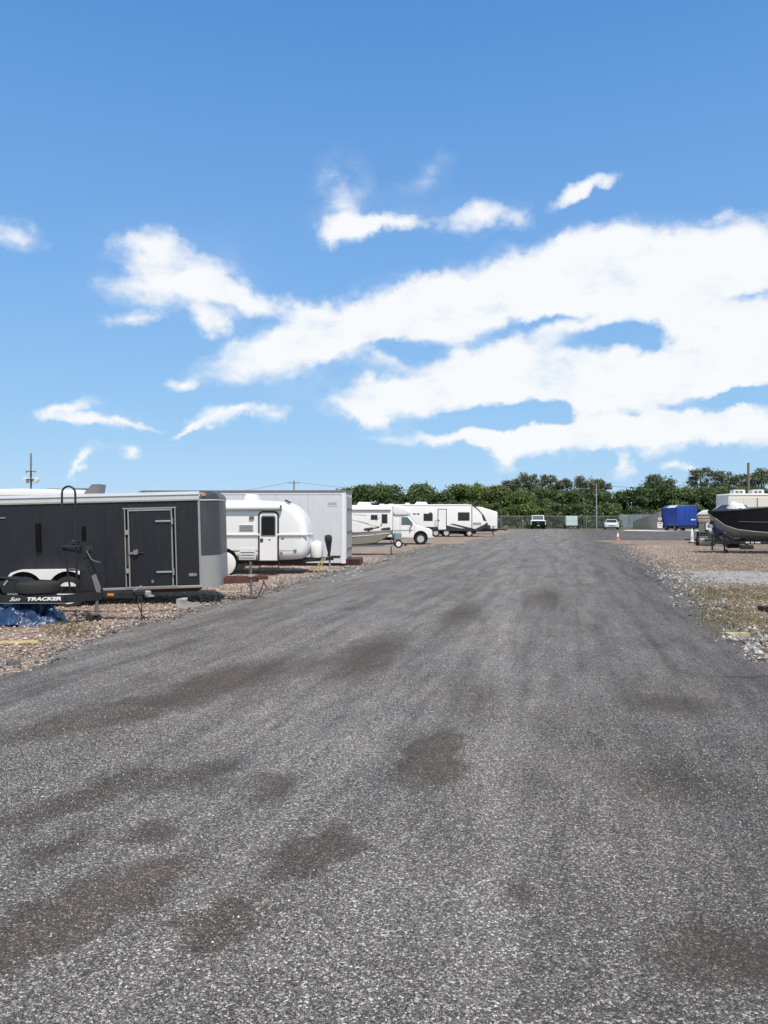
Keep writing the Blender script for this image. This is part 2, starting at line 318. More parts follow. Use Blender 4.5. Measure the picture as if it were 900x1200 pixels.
def box(bm, c, s, bev=0.0, rot=None, seg=1):
    mt = Matrix.Translation(c)
    if rot: mt = mt @ (Matrix.Rotation(rot[2], 4, 'Z') @ Matrix.Rotation(rot[1], 4, 'Y') @ Matrix.Rotation(rot[0], 4, 'X'))
    mt = mt @ Matrix.Diagonal((*s, 1))
    r = bmesh.ops.create_cube(bm, size=1, matrix=mt)
    if bev:
        es = list({e for v in r['verts'] for e in v.link_edges})
        bmesh.ops.bevel(bm, geom=es, offset=bev, segments=seg, affect='EDGES', profile=.5)
    return bm
def bx(x0, x1, y0, y1, z0, z1, bev=0.0, bm=None, seg=1):
    return box(bm or B(), ((x0+x1)/2, (y0+y1)/2, (z0+z1)/2), (abs(x1-x0), abs(y1-y0), abs(z1-z0)), bev, None, seg)
def tube(bm, pts, r, n=8, cap=True):
    pts = [Vector(p) for p in pts]; rs = r if isinstance(r, (list, tuple)) else [r] * len(pts); rings = []
    up = Vector((.13, .31, .94)).normalized()
    for i, p in enumerate(pts):
        d = (pts[min(i+1, len(pts)-1)] - pts[max(i-1, 0)]).normalized()
        a = d.cross(up)
        if a.length < .2: a = d.cross(Vector((1, .2, 0)))
        a.normalize(); b = d.cross(a).normalized()
        rings.append([bm.verts.new(p + (a * math.cos(2*math.pi*k/n) + b * math.sin(2*math.pi*k/n)) * rs[i]) for k in range(n)])
    for q0, q1 in zip(rings, rings[1:]):
        for k in range(n): bm.faces.new((q0[k], q0[(k+1) % n], q1[(k+1) % n], q1[k]))
    if cap: bm.faces.new(rings[0][::-1]); bm.faces.new(rings[-1])
    return bm
def beam(bm, a, b, w, h):                      # a square-section bar from a to b
    a = Vector(a); b = Vector(b); d = b - a; L = d.length; d.normalize()
    q = d.to_track_quat('X', 'Z')
    mt = Matrix.Translation((a + b) / 2) @ q.to_matrix().to_4x4() @ Matrix.Diagonal((L, w, h, 1))
    bmesh.ops.create_cube(bm, size=1, matrix=mt); return bm
def lathe(bm, prof, c=(0,0,0), axis='z', n=24):   # prof: (radius, height)
    rings = []
    for r, h in prof:
        row = []
        for k in range(n):
            a = 2*math.pi*k/n; u, w = math.cos(a)*r, math.sin(a)*r
            p = (u, w, h) if axis == 'z' else ((u, h, w) if axis == 'y' else (h, u, w))
            row.append(bm.verts.new(Vector(p) + Vector(c)))
        rings.append(row)
    for q0, q1 in zip(rings, rings[1:]):
        for k in range(n): bm.faces.new((q0[k], q0[(k+1) % n], q1[(k+1) % n], q1[k]))
    if prof[0][0] > 1e-6: bm.faces.new(rings[0][::-1])
    if prof[-1][0] > 1e-6: bm.faces.new(rings[-1])
    bmesh.ops.remove_doubles(bm, verts=[v for q in rings for v in q], dist=1e-5); return bm
def prism(poly, y0, y1, bm=None):              # polygon in x-z, extruded along y
    bm = bm or B()
    a = [bm.verts.new((x, y0, z)) for x, z in poly]; b = [bm.verts.new((x, y1, z)) for x, z in poly]
    n = len(poly)
    for k in range(n): bm.faces.new((a[k], a[(k+1) % n], b[(k+1) % n], b[k]))
    bm.faces.new(a[::-1]); bm.faces.new(b); return bm
def zprism(poly, z0, z1, bm=None):
    bm = bm or B()
    a = [bm.verts.new((x, y, z0)) for x, y in poly]; b = [bm.verts.new((x, y, z1)) for x, y in poly]; n = len(poly)
    for k in range(n): bm.faces.new((a[k], a[(k+1) % n], b[(k+1) % n], b[k]))
    bm.faces.new(a[::-1]); bm.faces.new(b); return bm
def smooth_poly(pts, it=2):                    # Chaikin corner cutting
    for _ in range(it):
        q = []
        for i in range(len(pts)):
            a, b = pts[i], pts[(i+1) % len(pts)]
            q += [(a[0]*.75+b[0]*.25, a[1]*.75+b[1]*.25), (a[0]*.25+b[0]*.75, a[1]*.25+b[1]*.75)]
        pts = q
    return pts
def pillow(poly, y0, y1, r, seg=4, bm=None, taper=None):   # x-z profile extruded along y, long edges rounded by r
    bm = bm or B(); n = len(poly)
    A = sum(poly[i][0]*poly[(i+1) % n][1] - poly[(i+1) % n][0]*poly[i][1] for i in range(n)); s = 1 if A > 0 else -1
    nor = []
    for i in range(n):
        p, q, t = Vector(poly[i-1]), Vector(poly[i]), Vector(poly[(i+1) % n])
        e1 = (q - p).normalized(); e2 = (t - q).normalized()
        m1 = Vector((e1.y, -e1.x)) * s; m2 = Vector((e2.y, -e2.x)) * s
        b = (m1 + m2); b.normalize(); nor.append(b / max(.5, b.dot(m1)))
    # k=0: full profile at y0+r ; k=seg: inset r at y0
    near = [(y0 + r - r*math.sin(math.pi/2*k/seg), r*(1-math.cos(math.pi/2*k/seg))) for k in range(seg, -1, -1)]
    far = [(y1 - r + r*math.sin(math.pi/2*k/seg), r*(1-math.cos(math.pi/2*k/seg))) for k in range(0, seg+1)]
    rings = []
    for y, d in near + far:
        rings.append([bm.verts.new((poly[i][0]-nor[i].x*d, y, poly[i][1]-nor[i].y*d)) for i in range(n)])
    for q0, q1 in zip(rings, rings[1:]):
        for k in range(n): bm.faces.new((q0[k], q0[(k+1) % n], q1[(k+1) % n], q1[k]))
    bm.faces.new(rings[0][::-1]); bm.faces.new(rings[-1]); return bm
def arc(cx, cz, r, a0, a1, n=10): return [(cx + r*math.cos(R(a0+(a1-a0)*k/n)), cz + r*math.sin(R(a0+(a1-a0)*k/n))) for k in range(n+1)]
def wheel(parent, c, r, w, rim='white', spokes=5, rr=.6, n=28):   # faces -y; c is the tyre centre
    bm = B(); h = w/2
    lathe(bm, [(r*rr, -h*.9), (r*.80, -h), (r*.93, -h*.92), (r, -h*.6), (r, h*.6), (r*.93, h*.92), (r*.8, h), (r*rr, h*.9), (r*rr, -h*.9)][:-1] + [(r*rr*.99, h*.6)], (0,0,0), 'y', n)
    t = obj('wheel', bm, 'tyre', parent); t.location = c
    bm = B(); R0 = r*rr
    lathe(bm, [(R0*1.0, -h*.93), (R0*.98, -h*.98), (R0*.86, -h*.95), (R0*.82, -h*.55), (R0*.82, -h*.3)], (0,0,0), 'y', n)
    if spokes:
        lathe(bm, [(R0*.36, -h*.45), (R0*.34, -h*.72), (R0*.16, -h*.8), (0, -h*.8)], (0,0,0), 'y', 14)
        for k in range(spokes):
            a = 2*math.pi*k/spokes + .3
            beam(bm, (math.cos(a)*R0*.3, -h*.6, math.sin(a)*R0*.3), (math.cos(a)*R0*.88, -h*.66, math.sin(a)*R0*.88), h*.22, R0*.26)
    else:
        lathe(bm, [(R0*.84, -h*.5), (R0*.6, -h*.75), (R0*.35, -h*.55), (R0*.3, -h*.9), (0, -h*.95)], (0,0,0), 'y', n)
    obj('rim', bm, rim, t)
    if spokes: obj('rim_backing', lathe(B(), [(R0*.8, -h*.25), (0, -h*.28)], (0,0,0), 'y', n), 'dark', t)  # plain dark disc backing the open spaces of the rim
    return t
def arr_mesh(name, V, Fc):
    me = bpy.data.meshes.new(name); V = np.asarray(V, dtype=np.float32); Fc = np.asarray(Fc, dtype=np.int32); k = Fc.shape[1]
    me.vertices.add(len(V)); me.vertices.foreach_set('co', V.ravel())
    me.loops.add(Fc.size); me.loops.foreach_set('vertex_index', Fc.ravel())
    me.polygons.add(len(Fc)); me.polygons.foreach_set('loop_start', np.arange(0, Fc.size, k, dtype=np.int32))
    me.update(calc_edges=True); me.validate(); return me
OCT = np.array([[1,0,0],[0,1,0],[-1,0,0],[0,-1,0],[0,0,1],[0,0,-1]], float)
OF = np.array([[0,1,4],[1,2,4],[2,3,4],[3,0,4],[1,0,5],[2,1,5],[3,2,5],[0,3,5]])
def stones_mesh(name, pos, size, flat=.6):
    n = len(pos); a = rng.uniform(0, 2*np.pi, n)
    base = np.repeat(OCT[None], n, 0) * rng.uniform(.6, 1.25, (n, 6, 1)) + rng.uniform(-.22, .22, (n, 6, 3))
    base[..., 2] *= flat; base *= size[:, None, None]
    ca, sa = np.cos(a)[:, None], np.sin(a)[:, None]
    x = base[..., 0]*ca - base[..., 1]*sa; y = base[..., 0]*sa + base[..., 1]*ca
    V = np.stack([x, y, base[..., 2]], -1) + pos[:, None, :]
    Fc = (OF[None] + (np.arange(n)*6)[:, None, None]).reshape(-1, 3)
    return arr_mesh(name, V.reshape(-1, 3), Fc)
# ------------------------------------------------------------------ ground, road
def struct(name, me, mat): o = obj(name, me, mat); o['kind'] = 'structure'; return o
bm = B(); S = 2500
vs_ = [bm.verts.new(p) for p in ((-S,-200,0),(S,-200,0),(S,S,0),(-S,S,0))]; bm.faces.new(vs_)
struct('ground', bm, 'ground')
def interp(pts, y):
    ys = [p[0] for p in pts]; xs = [p[1] for p in pts]; return float(np.interp(y, ys, xs))
edgeL = sorted((G(px, py).y, G(px, py).x) for px, py in [(0,796),(60,770),(130,741),(200,724),(260,706),(320,691),(380,674),(430,662),(480,651),(530,639),(575,629),(604,623),(590,620.2)])
edgeR = sorted((G(px, py).y, G(px, py).x) for px, py in [(905,776),(872,752),(842,730),(826,713),(818,704),(800,691),(788,684),(772,672),(760,664),(745,655),(731,645),(722,637)])
edgeL = [(-30, -edgeL[0][0]*.12 - 6.2)] + [(0.0, -5.9)] + edgeL; edgeR = [(-30, 5.2), (0.0, 4.9), (5.5, 4.75)] + edgeR
LANE0, LANE1 = G(720, 633).y, G(720, 623.2).y
def road():
    ys = list(np.arange(-30, 2, 2.0)) + list(np.arange(2, 30, .14)) + list(np.arange(30, 108.5, .6)) + [108.6]
    nx = 60; V = []; Fq = []
    for y in ys:
        sc_ = .12 + .012 * abs(y)
        l = interp(edgeL, y) + sc_ * (mnoise.fractal(Vector((3.1, y*1.3, 0)), .7, 2.1, 5)); 
        if y > LANE0: r = 66.0 if y < LANE1 else 31.5
        else: r = interp(edgeR, y)
        r += sc_ * (mnoise.fractal(Vector((9.7, y*1.5, 0)), .7, 2.1, 5)) * 1.2
        for i in range(nx + 1):
            t = i / nx; x = l + (r - l) * t
            edge = min(t, 1 - t) * (r - l)
            z = .004 + .024 * min(1, edge / .25) + .008 * mnoise.noise(Vector((x*.5, y*.3, 0)))* min(1, edge)
            V.append((x, y, z))
    for j in range(len(ys) - 1):
        for i in range(nx): a = j*(nx+1)+i; Fq.append((a, a+1, a+nx+2, a+nx+1))
    me = arr_mesh('road', V, Fq); me.shade_smooth(); return me
struct('road', road(), 'road')
def sheet(name, pts, mat, z, jit=0.0):
    out = []
    for i in range(len(pts)):
        a, b = Vector(pts[i]), Vector(pts[(i+1) % len(pts)]); k = max(1, int((b-a).length / .5))
        for j in range(k):
            p = a.lerp(b, j/k); w = jit * (1 + p.y * .01)
            out.append((p.x + w*mnoise.noise(Vector((p.x, p.y, 1)))*.8, p.y + w*mnoise.noise(Vector((p.x, p.y, 5)))))
    bm = B(); bm.faces.new([bm.verts.new((x, y, z)) for x, y in out]); bmesh.ops.triangulate(bm, faces=bm.faces[:])
    return struct(name, bm, mat)
g = lambda px, py: tuple(G(px, py).xy)
sheet('gravel_path', [g(776,673.5), g(800,681), g(838,684), g(905,686), (40, 19.5), (40, 22.3), g(905,671), g(850,668.5), g(800,668), g(782,669)], 'palegravel', .005, .35)
sheet('grass_verge', [(-120, 108.9), (31.2, 108.9), (34, 101), (66.5, 101), (200, 101), (200, 420), (-120, 420)], 'grass', .006, .3)
sheet('pavement', [g(728,622.2), g(775,623.0), (42, 95.5), (42, 100.5), (31.7, 100.5)], 'slab', .034)
# loose stone, chips and grass
def in_frustum(n, z0, z1, pw=1.0):
    Z = (z0**2 + rng.uniform(0, 1, n) * (z1**2 - z0**2)) ** .5; X = Z * rng.uniform(-.53, .53, n); return X, Z
EL = np.array(edgeL); ER = np.array(edgeR)
lx = lambda Y: np.interp(Y, EL[:, 0], EL[:, 1]); rx_ = lambda Y: np.interp(Y, ER[:, 0], ER[:, 1])
X, Y = in_frustum(125000, 2.3, 6.8); k = (X > lx(Y)) & (X < rx_(Y)); X, Y = X[k], Y[k]
obj('road_chippings', stones_mesh('road_chippings', np.stack([X, Y, np.full(len(X), .028)], -1), rng.uniform(.0018, .0050, len(X)) * rng.choice([1, 1, 1, 1, 1.6], len(X)), .55), 'chips', kind='stuff')
X, Y = in_frustum(120000, 9, 32); X = np.where(rng.uniform(0, 1, len(X)) < .75, lx(Y) - rng.gamma(1.1, 2.6, len(X)), X); k = (X < lx(Y) + .12) & (X > -.56*Y)
X, Y = X[k][:80000], Y[k][:80000]
obj('left_shoulder_gravel', stones_mesh('left_gravel', np.stack([X, Y, np.full(len(X), .012)], -1), rng.gamma(2.2, .0058, len(X)).clip(.005, .06), .6), 'stones', kind='stuff')
X, Y = in_frustum(150000, 8, 46); X = rx_(Y) + rng.gamma(1.2, 3.0, len(X)) - .1; k = (X < .56*Y) & ~((Y > 19.8) & (Y < 24.0) & (rng.uniform(0, 1, len(X)) < .85)); X, Y = X[k][:75000], Y[k][:75000]
obj('right_shoulder_gravel', stones_mesh('right_gravel', np.stack([X, Y, np.full(len(X), .012)], -1), rng.gamma(2.2, .0066, len(X)).clip(.005, .06), .6), 'stones_r', kind='stuff')
Y = (8**2 + rng.uniform(0, 1, 60000) * (48**2 - 8**2)) ** .5; sd_ = rng.choice([-1, 1], len(Y)); off = rng.normal(0, .28, len(Y)) * (1 + Y*.02)
X = np.where(sd_ < 0, lx(Y), rx_(Y)) + off; k = (np.abs(X) < .54*Y); X, Y = X[k], Y[k]
obj('spilled_road_chippings', stones_mesh('spilled_chippings', np.stack([X, Y, np.full(len(X), .022)], -1), rng.gamma(2.0, .0055, len(X)).clip(.004, .04), .6), 'chips', kind='stuff')
def scatter_px(n, boxes):
    o = []
    for (px0, px1, py0, py1, w) in boxes:
        for _ in range(int(n*w)): p = G(random.uniform(px0, px1), random.uniform(py0, py1)); o.append((p.x, p.y, .02))
    return np.array(o)
pos = scatter_px(900, [(845,905,738,752,.35),(872,905,752,775,.25),(770,812,668,680,.45),(790,842,676,684,.3),(785,825,686,712,.25),(828,850,703,716,.1),(405,428,664,676,.3),(350,412,668,684,.25),(540,575,625,632,.4)])
obj('pale_roadside_stones', stones_mesh('pale_stones', pos, rng.gamma(2.2, .010, len(pos)).clip(.008, .06), .6), 'stones_p', kind='stuff')
def blades(name, P0, hgt, mat, w=.006):
    n = len(P0); a = rng.uniform(0, 2*np.pi, n); h = hgt * rng.uniform(.4, 1.3, n); ln = rng.uniform(.2, .9, n) * h; ww = w * rng.uniform(.6, 1.5, n)
    d = np.stack([np.cos(a), np.sin(a), np.zeros(n)], -1); s = np.stack([-np.sin(a), np.cos(a), np.zeros(n)], -1)
    up = np.array([0, 0, 1.0])
    V = np.stack([P0 - s*ww[:, None], P0 + s*ww[:, None], P0 + d*ln[:, None]*.4 + up*h[:, None]*.65 + s*ww[:, None]*.7, P0 + d*ln[:, None] + up*h[:, None]], 1)
    Fc = (np.array([[0,1,2],[0,2,3]])[None] + (np.arange(n)*4)[:, None, None]).reshape(-1, 3)
    return obj(name, arr_mesh(name, V.reshape(-1, 3), Fc), mat, kind='stuff')
def tufts(n, boxes, per=14, spread=.10):
    o = []
    for (px0, px1, py0, py1, w) in boxes:
        for _ in range(int(n*w)):
            p = G(random.uniform(px0, px1), random.uniform(py0, py1))
            for _ in range(per): o.append((p.x + random.gauss(0, spread), p.y + random.gauss(0, spread), .0))
    return np.array(o)
blades('dry_grass', tufts(380, [(820,905,700,742,.5),(800,905,688,704,.4),(740,905,655,668,.3),(60,100,728,746,.10),(725,745,637,655,.15),(190,330,690,712,.08),(830,905,740,750,.1)]), .055, 'blade', .005)
blades('green_grass', tufts(130, [(815,905,690,704,.5),(822,850,712,735,.25),(830,870,655,664,.12),(75,95,732,742,.05),(725,735,636,648,.12)]), .055, 'blade_green', .005)
# ------------------------------------------------------------------ black cargo trailer
def cargo_trailer():
    t = thing('cargo_trailer', 'black enclosed cargo trailer with silver framed side door and white wheel fender', 'trailer', (-3.53, 14.9, 0), R(5), R(-1.5))
    W, RR, L = 1.7, .34, 4.95
    plan = [(-L, 0), (0, 0)] + [(RR*math.sin(R(a)), RR - RR*math.cos(R(a))) for a in range(10, 91, 10)] + [(RR*math.cos(R(a)), W - RR + RR*math.sin(R(a))) for a in range(0, 91, 10)] + [(-L, W)]
    obj('body', zprism(plan, .36, 2.03), 'black_panel', t, 20)
    edges = [-L + .01, -3.9, -2.98, -1.8, -1.42]
    for a, b in zip(edges, edges[1:]): obj('side_panel', bx(a + .006, b - .006, -.007, -.001, .40, 2.0), 'black_panel', t)
    obj('side_panel', bx(-.46, -.01, -.007, -.001, .40, 2.0), 'black_panel', t)
    def shell(z0, z1, off, th, a0=0, x0=0.0):
        outer = [(x0, -off)] + [((RR+off)*math.sin(R(a)), RR - (RR+off)*math.cos(R(a))) for a in range(0, 91, 9)] + [((RR+off)*math.cos(R(a)), W - RR + (RR+off)*math.sin(R(a))) for a in range(0, 91, 9)]
        inner = [(x0, -off+th)] + [((RR+off-th)*math.sin(R(a)), RR - (RR+off-th)*math.cos(R(a))) for a in range(0, 91, 9)] + [((RR+off-th)*math.cos(R(a)), W - RR + (RR+off-th)*math.sin(R(a))) for a in range(0, 91, 9)]
        bm = B(); q = []
        for x, y in outer: q.append([bm.verts.new((x, y, z0)), bm.verts.new((x, y, z1))])
        w = []
        for x, y in inner: w.append([bm.verts.new((x, y, z0)), bm.verts.new((x, y, z1))])
        for i in range(len(q)-1):
            bm.faces.new((q[i][0], q[i+1][0], q[i+1][1], q[i][1])); bm.faces.new((w[i][0], w[i][1], w[i+1][1], w[i+1][0]))
            bm.faces.new((q[i][1], q[i+1][1], w[i+1][1], w[i][1])); bm.faces.new((q[i][0], w[i][0], w[i+1][0], q[i+1][0]))
        bm.faces.new((q[0][0], q[0][1], w[0][1], w[0][0])); bm.faces.new((q[-1][0], w[-1][0], w[-1][1], q[-1][1]))
        return bm
    obj('nose_panel_lit', shell(.95, 2.02, .006, .005, x0=-.005), 'nose_panel_lit', t, 30)
    obj('stone_guard', shell(.33, .95, .011, .009, x0=.0), 'alu', t, 30)
    obj('nose_seam', bx(-.03, .01, -.016, -.006, .36, 2.02), 'galv', t)
    # roof: curved cap and edge trim
    rp = [(-.012, 2.03), (W+.012, 2.03), (W+.012, 2.15), (W-.2, 2.21), (W/2, 2.235), (.2, 2.21), (-.012, 2.15)]
    bm = B(); a = [bm.verts.new((-L-.01, y, z)) for y, z in rp]; b = [bm.verts.new((.02, y, z)) for y, z in rp]
    for k in range(len(rp)): bm.faces.new((a[k], a[(k+1) % len(rp)], b[(k+1) % len(rp)], b[k]))
    bm.faces.new(a); bm.faces.new(b[::-1]); roof = obj('roof', bm, 'trim', t)
    obj('gutter', bx(-L, .0, -.03, -.013, 2.025, 2.06, .004), 'alu', roof)
    obj('gutter', bx(-L, .0, -.028, -.013, 2.135, 2.15, .004), 'alu', roof)
    capo = [(.0, -.014)] + [((RR+.012)*math.sin(R(x)), RR-(RR+.012)*math.cos(R(x))) for x in range(9, 91, 9)] + [((RR+.012)*math.cos(R(x)), W-RR+(RR+.012)*math.sin(R(x))) for x in range(0, 91, 9)]
    bm = B(); lv = [(2.03, 1.0), (2.10, 1.0), (2.16, .9), (2.20, .7), (2.215, .4)]; rows = []
    for z, s in lv: rows.append([bm.verts.new((x*s + .0, W/2 + (y - W/2)*(.86+.14*s), z)) for x, y in capo])
    for q0, q1 in zip(rows, rows[1:]):
        for k in range(len(capo)-1): bm.faces.new((q0[k], q0[k+1], q1[k+1], q1[k]))
    bm.faces.new(rows[-1]); bm.faces.new(rows[0][::-1]); cap = obj('nose_cap', bm, 'nose_panel_lit', t, 40)
    obj('cap_trim', shell(2.022, 2.045, .02, .012, x0=-.01), 'trim', cap)
    obj('clearance_light', bx(.05, .12, -.02, .03, 2.10, 2.14, .01), 'amber', cap)
    obj('roof_vent', prism([(-2.28, 2.20), (-1.98, 2.20), (-1.95, 2.40), (-2.10, 2.40)], .3, .75), 'grey', t)
    # bottom rail
    obj('bottom_rail', bx(-L, .02, -.02, .02, .335, .385, .006), 'galv', t)
    obj('chassis', bx(-L+.1, -.1, .15, W-.15, .25, .34), 'rust', t)
    # side door
    d = obj('side_door', bx(-1.315, -.535, -.022, -.004, .40, 1.84, .006), 'black_panel', t)
    for x0, x1 in ((-1.425, -1.405), (-.475, -.455)): obj('door_frame', bx(x0, x1, -.03, -.001, .36, 1.90, .003), 'alu', t)
    obj('door_frame', bx(-1.45, -.44, -.034, -.001, 1.885, 1.91, .003), 'alu', t)
    obj('door_frame', bx(-1.405, -.475, -.03, -.001, .365, .392, .003), 'alu', t)
    for x0, x1 in ((-1.405, -1.36), (-.52, -.475)): obj('door_gap', bx(x0, x1, -.009, -.003, .392, 1.885), 'void', t)
    for x0, x1 in ((-1.36, -1.335), (-.545, -.52)): obj('door_edge', bx(x0, x1, -.034, -.004, .392, 1.875, .004), 'alu', d)
    obj('door_edge', bx(-1.335, -.545, -.034, -.004, 1.845, 1.875, .004), 'alu', d)
    for z in (1.64, .66): 
        obj('hinge', bx(-.84, -.545, -.05, -.022, z-.018, z+.018, .006), 'galv', d); tubeb = tube(B(), [(-.52, -.05, z-.06), (-.52, -.05, z+.06)], .022, 8); obj('hinge_barrel', tubeb, 'galv', d)
    for z in (1.44, .70): obj('keeper', bx(-1.41, -1.35, -.06, -.03, z-.045, z+.045, .008), 'alu', t)
    obj('rust_streak_strip', bx(-1.392, -1.372, -.012, -.008, .8, 1.35), 'rust', t)
    la = obj('latch', bx(-1.345, -1.18, -.06, -.022, 1.02, 1.06, .006), 'chrome', d); obj('padlock', lathe(B(), [(0, -.06), (.05, -.06), (.06, -.04), (.06, -.01), (0, -.01)], (-1.21, -.035, 1.06), 'y', 14), 'chrome', la)
    obj('handle', bx(-1.18, -1.06, -.045, -.022, 1.03, 1.05, .005), 'dark', d)
    obj('lock_rod', tube(B(), [(-1.195, -.03, .45), (-1.195, -.03, 1.02)], .006, 6), 'dark', d)
    obj('door_button', lathe(B(), [(0, -.05), (.03, -.045), (.035, -.022)], (-.92, 0, .48), 'y', 12), 'chrome', d)
    lt = obj('marker_light', bx(-.24, -.08, -.03, -.007, .56, .62, .008), 'chrome', t); obj('lens', bx(-.205, -.15, -.036, -.03, .572, .608, .003), 'amber', lt)
    for x, z0, z1 in ((-3.02, 1.13, 1.66),): obj('side_vent', bx(x-.045, x+.045, -.07, -.007, z0, z1, .01), 'void', t)
    obj('handhold', bx(-3.95, -3.62, -.03, -.007, 1.77, 1.79, .004), 'alu', t)
    # fender and tandem wheels, set outside the wall
    zt = lambda x: .0262 * -x                                    # ground under the tilted body
    wx = [-2.44, -3.24]
    prof = [(-2.02, .34+.06), (-2.10, .55), (-2.22, .72), (-2.36, .775), (-3.32, .795), (-3.46, .75), (-3.60, .58), (-3.68, .43)]
    ar1 = [(x, z) for x, z in arc(wx[1], .40, .365, 175, 35, 10)]; ar2 = [(x, z) for x, z in arc(wx[0], .385, .365, 145, 5, 10)]
    f = obj('fender', prism(prof + ar1 + ar2, -.25, -.235), 'white', t)
    top = [(-2.02, .40), (-2.10, .55), (-2.22, .72), (-2.36, .775), (-3.32, .795), (-3.46, .75), (-3.60, .58), (-3.68, .43)]
    obj('fender_top', prism(top + [(x, z-.012) for x, z in top[::-1]], -.236, -.008), 'white', f)
    for x in wx: wheel(t, (x, -.12, .268 + zt(x)), .315, .2, 'white', 5, .66)
    obj('step_bracket', prism([(-2.04, .40), (-1.95, .40), (-1.97, .66), (-2.08, .70)], -.2, -.19), 'galv', t)
    # tongue
    tg = obj('tongue', beam(B(), (-.4, W/2-.45, .40), (1.02, W/2, .40), .07, .13), 'rust', t)
    obj('tongue', beam(B(), (-.4, W/2+.45, .40), (1.02, W/2, .40), .07, .13), 'rust', t)
    obj('coupler', box(B(), (1.1, W/2, .43), (.26, .12, .09), .02), 'rust', t)
    j = obj('tongue_jack', tube(B(), [(.88, W/2-.06, .03), (.88, W/2-.06, .76)], .028, 10), 'dullsteel', t); obj('jack_foot', box(B(), (.88, W/2-.06, .02), (.16, .16, .03), .005), 'rust', j); obj('jack_collar', box(B(), (.88, W/2-.06, .47), (.1, .1, .06), .01), 'galv', j)
    ch = [(1.15 - .2*s, W/2 - .06 - .1*s, .36 - .36*math.sin(math.pi*.5*s)) for s in np.linspace(0, 1, 9)]
    obj('safety_chain', tube(B(), ch, .014, 6), 'rust', t)
    obj('cable', tube(B(), [(1.1, W/2-.05, .42), (1.2, W/2-.12, .25), (1.08, W/2-.25, .06), (.7, W/2-.35, .02)], .009, 6), 'dark', t)
cargo_trailer()
# white trailer whose roof shows above the black one
def roof_trailer():
    t = thing('cargo_trailer', 'white enclosed trailer whose pale roof shows behind the black cargo trailer', 'trailer', (-7.2, 18.6, 0), R(2))
    obj('body', pillow([(-4.2, .4), (0, .4), (0, 2.2), (-.1, 2.36), (-1.6, 2.39), (-4.1, 2.33), (-4.2, 2.2)], 0, 1.9, .08), 'white', t)
    obj('roof_edge', bx(-4.2, .0, -.02, -.002, 2.20, 2.24, .004), 'alu', t)
    obj('roof_vent', box(B(), (-1.0, .6, 2.385), (.3, .3, .05), .02), 'wood', t)
    obj('roof_vent', box(B(), (-.35, .6, 2.40), (.3, .3, .05), .02), 'grey', t)
    for x in (-2.5, -1.7): wheel(t, (x, .1, .32), .32, .2, 'galv')
roof_trailer()
